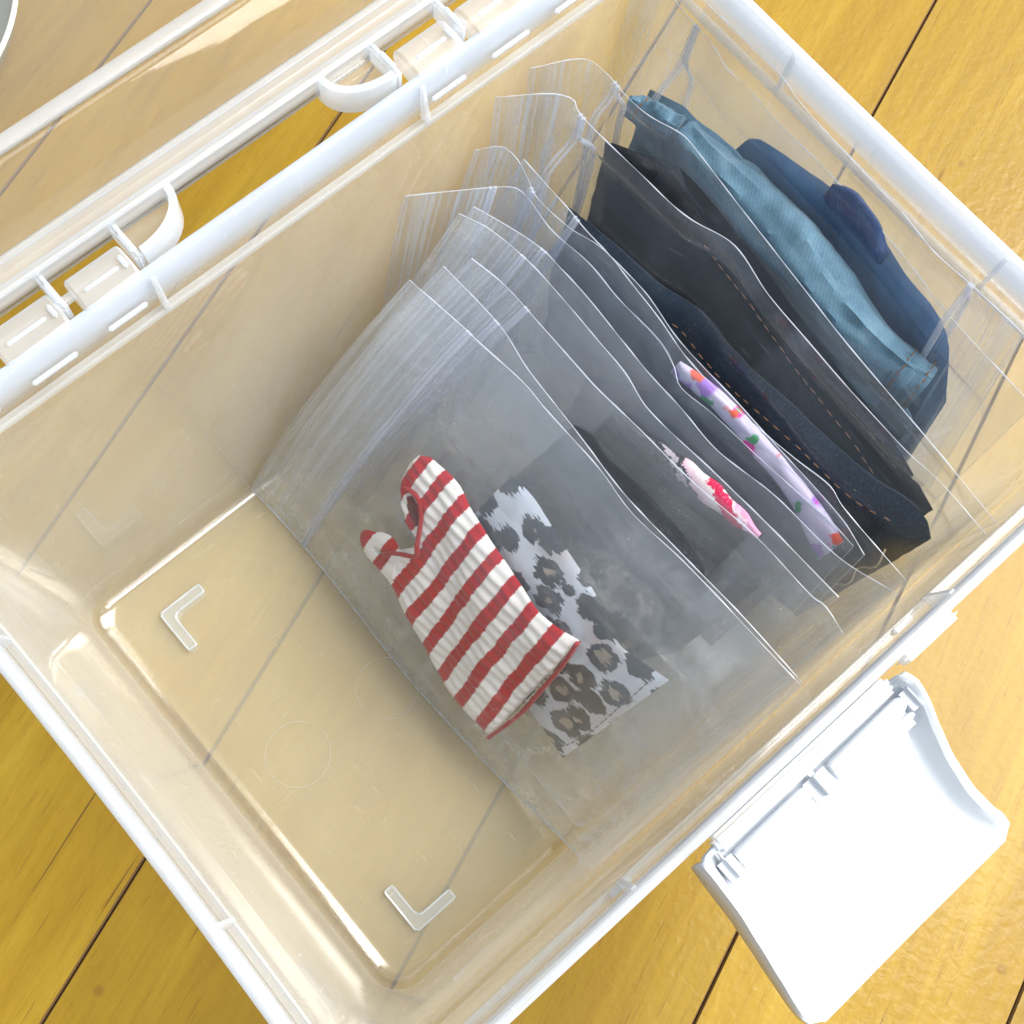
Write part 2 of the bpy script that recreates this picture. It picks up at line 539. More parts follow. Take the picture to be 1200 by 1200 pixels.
def tube_geo(pts, rad, n=6, closed=False, squash=None):
    """tube along pts; rad is a number or list; returns verts, faces"""
    pts = [Vector(p) for p in pts]
    vs, fs = [], []
    up = Vector((0, 0, 1))
    m = len(pts)
    for i, p in enumerate(pts):
        a = pts[(i - 1) % m] if closed or i > 0 else p
        b = pts[(i + 1) % m] if closed or i < m - 1 else p
        t = (b - a)
        if t.length < 1e-9:
            t = Vector((1, 0, 0))
        t.normalize()
        s = t.cross(up)
        if s.length < 1e-3:
            s = t.cross(Vector((1, 0, 0)))
        s.normalize()
        q = s.cross(t)
        r = rad[i] if isinstance(rad, (list, tuple)) else rad
        for k in range(n):
            an = 2 * math.pi * k / n
            vs.append(p + s * (r * math.cos(an) * (squash or 1)) + q * (r * math.sin(an)))
    rng = range(m if closed else m - 1)
    for i in rng:
        for k in range(n):
            fs.append((i * n + k, ((i + 1) % m) * n + k, ((i + 1) % m) * n + (k + 1) % n, i * n + (k + 1) % n))
    if not closed:
        fs.append(tuple(range(n - 1, -1, -1)))
        fs.append(tuple((m - 1) * n + k for k in range(n)))
    return vs, fs


def tube(name, pts, rad, mat, parent=None, n=6, closed=False, squash=None):
    vs, fs = tube_geo(pts, rad, n, closed, squash)
    return mesh_from(name, vs, fs, mat, parent)


def sm(x):
    x = max(0.0, min(1.0, x))
    return x * x * (3 - 2 * x)

# ================================================================== FLOOR
floor = empty('wood_floor', (0, 0, 0))
tag(floor, 'yellow varnished strip wood floor with dark joints under the plastic box', kind='structure')
ANG = math.radians(19.8)
RZ = Matrix.Rotation(ANG, 4, 'Z')
PW = 0.0738
subv = [(-1.6, -1.6, -0.0125), (1.6, -1.6, -0.0125), (1.6, 1.6, -0.0125), (-1.6, 1.6, -0.0125)]
sub = mesh_from('subfloor', subv, [(0, 1, 2, 3)], M_['joint'], floor, False)


def plank_mesh(Ln):
    a, w, g, bv, d = Ln / 2 - 0.0002, PW / 2, 0.00016, 0.00045, 0.0007
    ys = [(-w + g, -0.012), (-w + g, -d), (-w + g + bv, 0.0), (w - g - bv, 0.0), (w - g, -d), (w - g, -0.012)]
    vs = [(-a, y, z) for y, z in ys] + [(a, y, z) for y, z in ys]
    fs, fm = [], []
    for i in range(5):
        fs.append((i, i + 6, i + 7, i + 1))
        fm.append(0 if i == 2 else 1)
    fs += [(0, 1, 2, 3, 4, 5), (11, 10, 9, 8, 7, 6)]
    fm += [1, 1]
    me = bpy.data.meshes.new('plank')
    me.from_pydata(vs, [], fs)
    me.materials.append(M_['wood'])
    me.materials.append(M_['joint'])
    for i, m in enumerate(fm):
        me.polygons[i].material_index = m
    return me


PLK = plank_mesh(0.92)
rr = random.Random(5)
for k in range(-13, 14):
    sft = rr.uniform(-0.10, 0.10)
    for j in (-1, 0, 1):
        o = bpy.data.objects.new('plank', PLK)
        COL.objects.link(o)
        o.parent = floor
        lx = 0.10 + sft + j * 0.92 + (0.46 if abs(k) > 6 and k % 2 else 0)
        ly = 0.0105 + (k + 0.5) * PW
        o.location = RZ @ Vector((lx, ly, 0))
        o.rotation_euler = (0, 0, ANG)

# ================================================================== BOX
L, W, H = 0.2175, 0.160, 0.1194
ZF = 0.0046           # inner floor height
ZL = 0.1064           # height of the ledge under the rim
NC, NS = 7, 14


def rloop(ins, r):
    """rounded rectangle; ins = (left, right, front, hinge); counter-clockwise"""
    x0, x1, y0, y1 = ins[0], L - ins[1], ins[2], W - ins[3]
    pts = []
    cs = [((x1 - r, y0 + r), -90), ((x1 - r, y1 - r), 0), ((x0 + r, y1 - r), 90), ((x0 + r, y0 + r), 180)]
    for ci, (c, a0) in enumerate(cs):
        arc = []
        for i in range(NC + 1):
            a = math.radians(a0 + 90 * i / NC)
            arc.append((c[0] + r * math.cos(a), c[1] + r * math.sin(a)))
        pts += arc
        c2, a2 = cs[(ci + 1) % 4]
        nx = (c2[0] + r * math.cos(math.radians(a2)), c2[1] + r * math.sin(math.radians(a2)))
        for i in range(1, NS):
            f = i / NS
            pts.append((arc[-1][0] + (nx[0] - arc[-1][0]) * f, arc[-1][1] + (nx[1] - arc[-1][1]) * f))
    return pts


def bow(x, y, z):
    """the long moulded walls bend inward a little at mid length"""
    f = max(0.0, min(1.0, z / H)) * math.sin(math.pi * max(0, min(1, y / W)))
    if x < L / 2:
        return x + 0.0019 * f * max(0, 1 - x / 0.05)
    return x - 0.0008 * f * max(0, 1 - (L - x) / 0.05)


def loft(name, prof, mat, parent, cap0=False, cap1=False, closed=False, deform=bow, smooth=True):
    vs, fs = [], []
    n = None
    for ins, r, z in prof:
        if not isinstance(ins, (tuple, list)):
            ins = (ins,) * 4
        lp = rloop(ins, max(r, 0.0008))
        n = len(lp)
        for x, y in lp:
            vs.append((deform(x, y, z) if deform else x, y, z))
    m = len(prof)
    for i in range(m if closed else m - 1):
        j = (i + 1) % m
        for k in range(n):
            k2 = (k + 1) % n
            fs.append((i * n + k, i * n + k2, j * n + k2, j * n + k))
    if cap0:
        fs.append(tuple(range(n - 1, -1, -1)))
    if cap1:
        fs.append(tuple((m - 1) * n + k for k in range(n)))
    return mesh_from(name, vs, fs, mat, parent, smooth)


box = empty('storage_box', (L / 2, W / 2, 0))
tag(box, 'open clear plastic storage box with milky rim, hinged lid and white latch', 'storage box')

tw = 0.0015  # wall thickness


def four(a, f=None, h=None):
    return (a, a, a if f is None else f, a if h is None else h)


inner = [
    (four(0.0215), 0.0050, ZF), (four(0.0187), 0.0060, ZF)] + [
    (four(0.0187 - 0.0060 * math.sin(math.radians(a))), 0.0060 + 0.0030 * a / 90, ZF + 0.0060 * (1 - math.cos(math.radians(a)))) for a in (12, 25, 38, 51, 64, 77, 90)] + [
    (four(0.0120, 0.0120), 0.0092, 0.018), (four(0.0095, 0.0103), 0.0096, 0.050), (four(0.0068, 0.0088), 0.0100, 0.0845),
    (four(0.0067, 0.0083), 0.0100, 0.0853), (four(0.0066, 0.0064), 0.0100, 0.0858), (four(0.0064, 0.0060), 0.0100, 0.0870),
    (four(0.0050, 0.0048), 0.0102, ZL - 0.0008), (four(0.0046, 0.0044), 0.0104, ZL)]
outer = [(tuple(a - (tw if i < len(inner) - 1 else 0.0011) for a in ins), r + 0.001, z - (tw if i < 2 else max(0, tw * (1 - (i - 1) / 6)))) for i, (ins, r, z) in enumerate(inner)]
vsprof = list(reversed(outer)) + inner


def body_mesh():
    vs, fs = [], []
    n = None
    for ins, r, z in vsprof:
        lp = rloop(ins, r)
        n = len(lp)
        for x, y in lp:
            vs.append((bow(x, y, z), y, z))
    m = len(vsprof)
    h = m // 2
    # outer goes top -> bottom, inner goes bottom -> top
    for i in range(m - 1):
        if i == h - 1:
            continue
        for k in range(n):
            k2 = (k + 1) % n
            fs.append((i * n + k, i * n + k2, (i + 1) * n + k2, (i + 1) * n + k))
    fs.append(tuple((h - 1) * n + k for k in range(n)))
    fs.append(tuple(h * n + k for k in range(n)))
    for k in range(n):
        k2 = (k + 1) % n
        fs.append(((m - 1) * n + k, (m - 1) * n + k2, k2, k))
    me = bpy.data.meshes.new('body')
    me.from_pydata(vs, [], fs)
    bm = bmesh.new()
    bm.from_mesh(me)
    bmesh.ops.recalc_face_normals(bm, faces=bm.faces)
    bm.to_mesh(me)
    bm.free()
    o = link_mesh('body', me, [M_['clear'], M_['base']], box)
    for p in me.polygons:
        if p.center.z < 0.0055 and abs(p.normal.z) > 0.9:
            p.material_index = 1
    return o


body = body_mesh()

# bright top edge of the inner wall, the ledge and the rim wall above it
loft('ledge', [(0.0047, 0.0104, ZL + 0.0003), (0.0043, 0.0106, ZL + 0.0008), (0.0039, 0.0108, ZL + 0.0005),
               (0.0037, 0.0110, ZL + 0.0001), (0.0026, 0.0120, ZL + 0.0001), (0.0026, 0.0120, ZL - 0.0011),
               (0.0047, 0.0104, ZL - 0.0011)][::-1], M_['milky'], box, closed=True)
rim = loft('rim', [(0.0025, 0.0120, ZL - 0.0011), (0.0024, 0.0120, ZL + 0.004), (0.0022, 0.0122, H - 0.0006),
                   (0.0019, 0.0125, H - 0.0001), (0.0015, 0.0125, H), (0.0006, 0.0130, H), (0.0002, 0.0135, H - 0.0003),
                   (0.0, 0.0136, H - 0.001), (-0.0002, 0.0138, H - 0.013), (0.0007, 0.0136, H - 0.013),
                   (0.0009, 0.0130, H - 0.0022), (0.0012, 0.0128, H - 0.0020), (0.0014, 0.0126, ZL - 0.0011)][::-1],
           M_['rimplastic'], box, closed=True)


def rib_mesh(p, d, ln, w=0.0011, top=None):
    """thin gusset standing on the ledge; p = foot at the rim wall, d = unit vector into the box"""
    top = top or H - 0.0012
    s = Vector((-d[1], d[0], 0)) * (w / 2)
    d = Vector((d[0], d[1], 0))
    a = Vector((p[0], p[1], 0))
    sec = [(0.0, ZL), (ln, ZL), (ln, ZL + 0.0012), (0.0004, top), (0.0, top)]
    vs = [a + d * u + s + Vector((0, 0, z)) for u, z in sec] + [a + d * u - s + Vector((0, 0, z)) for u, z in sec]
    n = len(sec)
    fs = [tuple(range(n)), tuple(range(2 * n - 1, n - 1, -1))] + [(i, i + n, (i + 1) % n + n, (i + 1) % n) for i in range(n)]
    return vs, fs


for (px, py, dx, dy) in [(L - 0.0024, 0.1112, -1, 0), (L - 0.0024, 0.0457, -1, 0), (0.0038, 0.0471, 1, 0), (0.0032, 0.1177, 1, 0),
                         (0.0722, W - 0.0024, 0, -1), (0.1447, W - 0.0024, 0, -1), (0.0655, 0.0024, 0, 1), (0.1520, 0.0024, 0, 1)]:
    v, f = rib_mesh((px, py), (dx, dy), 0.0024)
    mesh_from('rib', v, f, M_['milky'], rim, False)

# L shaped feet moulded into the bottom
for cx, cy, sx, sy in [(0.0287, 0.1337, 1, -1), (0.0284, 0.0226, 1, 1)]:
    th, ln = 0.0030, 0.0136
    for nm, (gin, z0, z1, mt) in {'corner_foot': (0.0, 0.0008, ZF + 0.0011, 'milky')}.items():
        base = [(0, 0), (ln, 0), (ln, th), (th + 0.0012, th), (th, th + 0.0012), (th, ln), (0, ln)]
        bm = bmesh.new()
        vv = [bm.verts.new((cx + sx * a, cy + sy * b, z0)) for a, b in base]
        f = bm.faces.new(vv)
        ex = bmesh.ops.extrude_face_region(bm, geom=[f])
        tv = [g for g in ex['geom'] if isinstance(g, bmesh.types.BMVert)]
        bmesh.ops.translate(bm, vec=(0, 0, z1 - z0), verts=tv)
        bmesh.ops.recalc_face_normals(bm, faces=bm.faces)
        ve = [e for e in bm.edges if abs(e.verts[0].co.z - e.verts[1].co.z) > 1e-5]
        bmesh.ops.bevel(bm, geom=ve, offset=0.0006, segments=2, affect='EDGES')
        foot = bm_obj(nm, bm, M_[mt], body)
    edge = [(0.0002, 0.0002), (ln - 0.0002, 0.0002), (ln - 0.0002, th - 0.0002), (th + 0.0010, th - 0.0002), (th - 0.0002, th + 0.0010), (th - 0.0002, ln - 0.0002), (0.0002, ln - 0.0002)]
    pts = []
    for i in range(len(edge)):
        a, b = Vector(edge[i]), Vector(edge[(i + 1) % len(edge)])
        for q in (0.06, 0.35, 0.65, 0.94):
            c = a.lerp(b, q)
            pts.append((cx + sx * c.x, cy + sy * c.y, z1))
    tube('foot_edge', pts, 0.00030, M_['milkyw'], body, 5, True)

# faint round mould marks on the bottom
for cx, cy, r in [(0.0338, 0.0790, 0.0088), (0.0635, 0.0772, 0.0085)]:
    pts = [(cx + r * math.cos(a * math.pi / 24), cy + r * math.sin(a * math.pi / 24), ZF + 0.0001) for a in range(48)]
    tube('mould_ring', pts, 0.00007, M_['milky'], body, 4, True)

# slit strips and barrels of the hinge on the box side
HY = W
ZB = H - 0.0012


def barrel(x0, x1):
    """hollow half round hinge barrel of the box, with end cheeks"""
    n = 9
    sec = [(HY - 0.0012, H + 0.0006), (HY + 0.0020, H + 0.0012)]
    for i in range(n):
        a = math.radians(80 - 150 * i / (n - 1))
        sec.append((HY + 0.0048 + 0.0034 * math.cos(a), H - 0.0022 + 0.0034 * math.sin(a)))
    sec += [(HY + 0.0042, H - 0.0056), (HY - 0.0002, H - 0.0062)]
    vs = [(x0, y, z) for y, z in sec] + [(x1, y, z) for y, z in sec]
    m = len(sec)
    fs = [(i, i + 1, i + 1 + m, i + m) for i in range(m - 1)] + [(m - 1, 0, m, 2 * m - 1)]
    fs += [tuple(range(m - 1, -1, -1)), tuple(range(m, 2 * m))]
    b = mesh_from('hinge_barrel', vs, fs, M_['milky'], box)
    bv = b.modifiers.new('bevel', 'BEVEL')
    bv.width = 0.0007
    bv.segments = 2
    bv.limit_method = 'ANGLE'
    xm = (x0 + x1) / 2
    w = (x1 - x0)
    bm = bmesh.new()
    boxbm(bm, (xm - 0.0004, HY - 0.0040, H - 0.0062), (w * 0.72, 0.0010, 0.0012), bev=0.0003)
    boxbm(bm, (xm - 0.0004, HY + 0.0022, H + 0.0016), (w * 0.62, 0.0009, 0.0008), bev=0.0003)
    boxbm(bm, (x1 - 0.0016, HY + 0.0026, H + 0.0018), (0.0010, 0.0034, 0.0012), bev=0.0004)
    bm_obj('barrel_rib', bm, M_['milkyw'], b)


for s in (0, 1):
    for x0, x1 in [(0.0573, 0.0709), (0.0382, 0.0535), (0.0190, 0.0345)]:
        a, b = (x0, x1) if s == 0 else (L - 0.0018 - x1, L - 0.0018 - x0)
        barrel(a, b)
    for x0, x1 in [(0.0530, 0.0577), (0.0340, 0.0386)]:
        a, b = (x0, x1) if s == 0 else (L - 0.0018 - x1, L - 0.0018 - x0)
        tube('hinge_pin', [(a, HY + 0.0048, H - 0.0020), (b, HY + 0.0048, H - 0.0020)], 0.0011, M_['milky'], box, 10)

# ------------------------------------------------------------------ lid, opened flat behind the hinge
LY0 = W + 0.0112
LD = 0.158


def lidloop(a, r):
    x0, x1, y0, y1 = a, L - a, LY0 + a, LY0 + LD - a
    pts = []
    cs = [((x1 - r, y0 + r), -90), ((x1 - r, y1 - r), 0), ((x0 + r, y1 - r), 90), ((x0 + r, y0 + r), 180)]
    for c, a0 in cs:
        for i in range(NC + 1):
            an = math.radians(a0 + 90 * i / NC)
            pts.append((c[0] + r * math.cos(an), c[1] + r * math.sin(an)))
    return pts


def lidpart(name, prof, mat, parent, cap=False, thick=0.0013):
    vs, fs = [], []
    for a, r, z in prof:
        lp = lidloop(a, r)
        n = len(lp)
        vs += [(x, y, z) for x, y in lp]
    for i in range(len(prof) - 1):
        for k in range(n):
            k2 = (k + 1) % n
            fs.append((i * n + k, i * n + k2, (i + 1) * n + k2, (i + 1) * n + k))
    if cap:
        fs.append(tuple((len(prof) - 1) * n + k for k in range(n)))
    o = mesh_from(name, vs, fs, mat, parent)
    sd = o.modifiers.new('solidify', 'SOLIDIFY')
    sd.thickness = thick
    sd.offset = -1
    return o


def arcs(pts, r=0.0011, seg=4):
    """round the corners of a (inset, z) profile"""
    out = [pts[0]]
    for i in range(1, len(pts) - 1):
        p, q, s = Vector(pts[i - 1]), Vector(pts[i]), Vector(pts[i + 1])
        d1, d2 = (p - q), (s - q)
        rr_ = min(r, d1.length * 0.45, d2.length * 0.45)
        a, b = q + d1.normalized() * rr_, q + d2.normalized() * rr_
        for k in range(seg + 1):
            t = k / seg
            out.append(tuple(a.lerp(q, t).lerp(q.lerp(b, t), t)))
    out.append(pts[-1])
    return out


lid = lidpart('lid', [(a, 0.013, z) for a, z in arcs([(0.0086, H + 0.0008), (0.0102, H - 0.0006), (0.0196, H - 0.0090), (0.0330, H - 0.0092)], 0.0016, 5)]
              + [(a, 0.012, z) for a, z in arcs([(0.0331, H - 0.0092), (0.0334, H - 0.0064), (0.0366, H - 0.0064), (0.0372, H - 0.0092), (0.042, H - 0.0092)], 0.0007, 3)],
              M_['lidclear'], box, cap=True)
lidpart('lid_ridge', [(a, 0.012, z) for a, z in [(0.0331, H - 0.0074), (0.0333, H - 0.0060), (0.0337, H - 0.0057), (0.0364, H - 0.0057), (0.0369, H - 0.0060), (0.0372, H - 0.0074)]], M_['milky'], lid, thick=0.0005)
lidpart('lid_rim', [(a, 0.014, z) for a, z in arcs([(0.0, H - 0.0040), (0.0, H + 0.0016), (0.0026, H + 0.0018), (0.0032, H - 0.0012), (0.0062, H - 0.0012), (0.0067, H + 0.0010), (0.0084, H + 0.0010)], 0.0005, 2)], M_['milky'], lid, thick=0.0011)

for s in (0, 1):
    def X(x):
        return x if s == 0 else L - 0.0030 - x
    # quarter round ear beside the hand gap
    bm = bmesh.new()
    n = 10
    arc = []
    for i in range(n + 1):
        t = i / n * math.pi / 2
        arc.append((X(0.0738 + 0.0138 * math.sin(t)), LY0 + 0.0008 - 0.0104 * math.cos(t) ** 0.85))
    z0, z1 = H - 0.0062, H + 0.0012
    out_ = arc
    inn = [(x + (X(0.0738) - x) * 0.12, LY0 + (y - LY0) * 0.82 + 0.0002) for x, y in arc]
    vo0 = [bm.verts.new((x, y, z0)) for x, y in out_]
    vo1 = [bm.verts.new((x, y, z1)) for x, y in out_]
    vi0 = [bm.verts.new((x, y, z0)) for x, y in inn]
    vi1 = [bm.verts.new((x, y, z1)) for x, y in inn]
    for i in range(n):
        bm.faces.new((vo0[i], vo0[i + 1], vo1[i + 1], vo1[i]))
        bm.faces.new((vi0[i + 1], vi0[i], vi1[i], vi1[i + 1]))
        bm.faces.new((vo1[i], vo1[i + 1], vi1[i + 1], vi1[i]))
        bm.faces.new((vo0[i + 1], vo0[i], vi0[i], vi0[i + 1]))
    for i in (0, n):
        bm.faces.new((vo0[i], vo1[i], vi1[i], vi0[i]))
    bmesh.ops.recalc_face_normals(bm, faces=bm.faces)
    ear = bm_obj('lid_ear', bm, M_['milkyw'], lid, True)
    # thin web closing the ear
    c0 = (X(0.0738), LY0 + 0.0006)
    vs = [(c0[0], c0[1], H - 0.0038)] + [(x, y, H - 0.0038) for x, y in inn]
    web = mesh_from('ear_web', vs, [(0, i, i + 1) for i in range(1, n + 1)], M_['clear'], lid, False)
    sd = web.modifiers.new('solidify', 'SOLIDIFY')
    sd.thickness = 0.0009
    # hinge plates of the lid
    for xp in (0.0726, 0.0543, 0.0362):
        bm = bmesh.new()
        boxbm(bm, (X(xp), LY0 - 0.0038, H - 0.0020), (0.0017, 0.0122, 0.0062), bev=0.0008)
        boxbm(bm, (X(xp) + (0.0002 if s else -0.0002), LY0 - 0.0052, H + 0.0011), (0.0011, 0.0052, 0.0012), bev=0.0004)
        bm_obj('hinge_plate', bm, M_['milkyw'], lid, True)

# ------------------------------------------------------------------ white latch, swung out flat in front
LZ0 = 0.1172


def latch_mesh():
    nv = 26
    prof_v = []
    for j in range(nv + 1):
        v = j / nv
        prof_v.append(v)
    lk = [(0.0, 0.0768, 0.1326), (0.06, 0.0766, 0.1334), (0.16, 0.0765, 0.1329), (0.32, 0.0764, 0.1313), (0.50, 0.0758, 0.1301),
          (0.68, 0.0750, 0.1296), (0.82, 0.0744, 0.1302), (0.90, 0.0742, 0.1312), (0.95, 0.0745, 0.1314), (0.985, 0.0755, 0.1306), (1.0, 0.0772, 0.1290)]
    hk = [(0.0, 0.0040), (0.10, 0.0062), (0.25, 0.0066), (0.5, 0.0054), (0.72, 0.0046), (0.88, 0.0030), (0.95, 0.0012), (1.0, 0.0)]

    def ip(tab, v, c):
        for a, b in zip(tab[:-1], tab[1:]):
            if v <= b[0]:
                f = (v - a[0]) / (b[0] - a[0])
                f = f * f * (3 - 2 * f) * 0.4 + f * 0.6
                return a[c] + (b[c] - a[c]) * f
        return tab[-1][c]
    vs, fs = [], []
    nu = 0
    for v in prof_v:
        xl, xr, h = ip(lk, v, 1), ip(lk, v, 2), ip(hk, v, 1)
        y = -0.0022 - 0.0372 * v
        z = LZ0 - 0.0098 * v - 0.0016 * math.sin(math.pi * v) + 0.0006 * sm((v - 0.9) / 0.1)
        dip = 0.0 if v > 0.1 else 0
        row = [(xl, z - 0.0030 * (1 - v) - 0.0008), (xl + 0.0001, z + h * 0.7), (xl + 0.0006, z + h * 0.97), (xl + 0.0013, z + h), (xl + 0.0020, z + h * 0.93), (xl + 0.0026, z + h * 0.55), (xl + 0.0034, z + h * 0.18), (xl + 0.0052, z)]
        mid = [(xl + 0.0052 + (xr - xl - 0.0104) * q, z - 0.0006 * math.sin(math.pi * q)) for q in (0.2, 0.4, 0.6, 0.8)]
        r2 = [(xr - 0.0052, z), (xr - 0.0040, z + h * 0.16), (xr - 0.0031, z + h * 0.5), (xr - 0.0024, z + h * 0.9), (xr - 0.0016, z + h), (xr - 0.0007, z + h * 0.97), (xr - 0.0001, z + h * 0.7), (xr, z - 0.0030 * (1 - v) - 0.0008)]
        row = row + mid + r2
        nu = len(row)
        vs += [(x, y, zz) for x, zz in row]
    for j in range(nv):
        for i in range(nu - 1):
            fs.append((j * nu + i, (j + 1) * nu + i, (j + 1) * nu + i + 1, j * nu + i + 1))
    # end roll
    last = nv * nu
    m = len(vs)
    for i in range(nu):
        x, y, z = vs[last + i]
        vs.append((0.1029 + (x - 0.1029) * 0.985, y - 0.0006, z - 0.0006))
    for i in range(nu):
        x, y, z = vs[last + i]
        vs.append((0.1029 + (x - 0.1029) * 0.975, y - 0.0007, z - 0.0020))
    for i in range(nu - 1):
        fs.append((last + i, m + i, m + i + 1, last + i + 1))
        fs.append((m + i, m + nu + i, m + nu + i + 1, m + i + 1))
    o = mesh_from('latch', vs, fs, M_['white'], box)
    sd = o.modifiers.new('solidify', 'SOLIDIFY')
    sd.thickness = 0.0014
    sd.offset = -1
    return o


latch = latch_mesh()
# axle bars, cheeks and middle knuckle of the latch hinge
BY, BZ = -0.0062, 0.1176
for x0, x1 in [(0.0835, 0.1022), (0.1085, 0.1285)]:
    tube('axle', [(x0, BY, BZ + 0.0008), (x0 + 0.001, BY, BZ + 0.0008), (x1 - 0.001, BY, BZ + 0.0008), (x1, BY, BZ + 0.0008)], [0.0012, 0.0016, 0.0016, 0.0012], M_['white'], latch, 12)
    bm = bmesh.new()
    boxbm(bm, ((x0 + x1) / 2, BY - 0.0030, BZ - 0.0008), (x1 - x0 + 0.0012, 0.0036, 0.0034), bev=0.0012)
    bm_obj('latch_bar', bm, M_['milkyw'], latch, True)
bm = bmesh.new()
boxbm(bm, (0.1052, BY - 0.0008, BZ + 0.0002), (0.0056, 0.0088, 0.0050), bev=0.0022)
bm_obj('knuckle', bm, M_['white'], latch, True)
for x, sx in ((0.0815, 1), (0.1302, -1)):
    bm = bmesh.new()
    boxbm(bm, (x, BY - 0.0006, BZ + 0.0008), (0.0034, 0.0074, 0.0052), bev=0.0016)
    bm_obj('cheek', bm, M_['white'], latch, True)
# milky seat the latch clips to, on the front of the rim
bm = bmesh.new()
boxbm(bm, (0.1058, -0.0021, H - 0.0035), (0.0470, 0.0036, 0.0062), bev=0.0008)
boxbm(bm, (0.1425, -0.0010, H - 0.0044), (0.0150, 0.0020, 0.0070), bev=0.0009)
for x in (0.0650, 0.1440):
    boxbm(bm, (x, 0.0035, ZL + 0.0010), (0.0052, 0.0012, 0.0012), bev=0.0003)
bm_obj('latch_seat', bm, M_['milkyw'], box, True)

# ================================================================== DISH behind the lid
dish = empty('round_dish', (0.066, 0.3520, 0.0))
tag(dish, 'grey green round dish with bright rim on the floor beyond the lid', 'dish')
R0 = 0.0500


def lathe(name, prof, c, mat, parent, n=64):
    vs, fs = [], []
    for r, z in prof:
        for k in range(n):
            a = 2 * math.pi * k / n
            vs.append((c[0] + r * math.cos(a), c[1] + r * math.sin(a), z))
    for i in range(len(prof) - 1):
        for k in range(n):
            k2 = (k + 1) % n
            fs.append((i * n + k, i * n + k2, (i + 1) * n + k2, (i + 1) * n + k))
    return mesh_from(name, vs, fs, mat, parent)


lathe('bowl', [(0.0001, 0.004), (0.044, 0.004), (0.052, 0.006), (0.0570, 0.011), (0.0590, 0.0155), (0.0598, 0.0155), (0.0582, 0.010), (0.053, 0.0035), (0.045, 0.0012), (0.0001, 0.0012)], (0.066, 0.3520), M_['dish'], dish)
pts = [(0.066 + 0.0595 * math.cos(a * math.pi / 48), 0.3520 + 0.0595 * math.sin(a * math.pi / 48), 0.0160) for a in range(96)]
tube('rolled_rim', pts, 0.0009, M_['dishrim'], dish, 6, True)

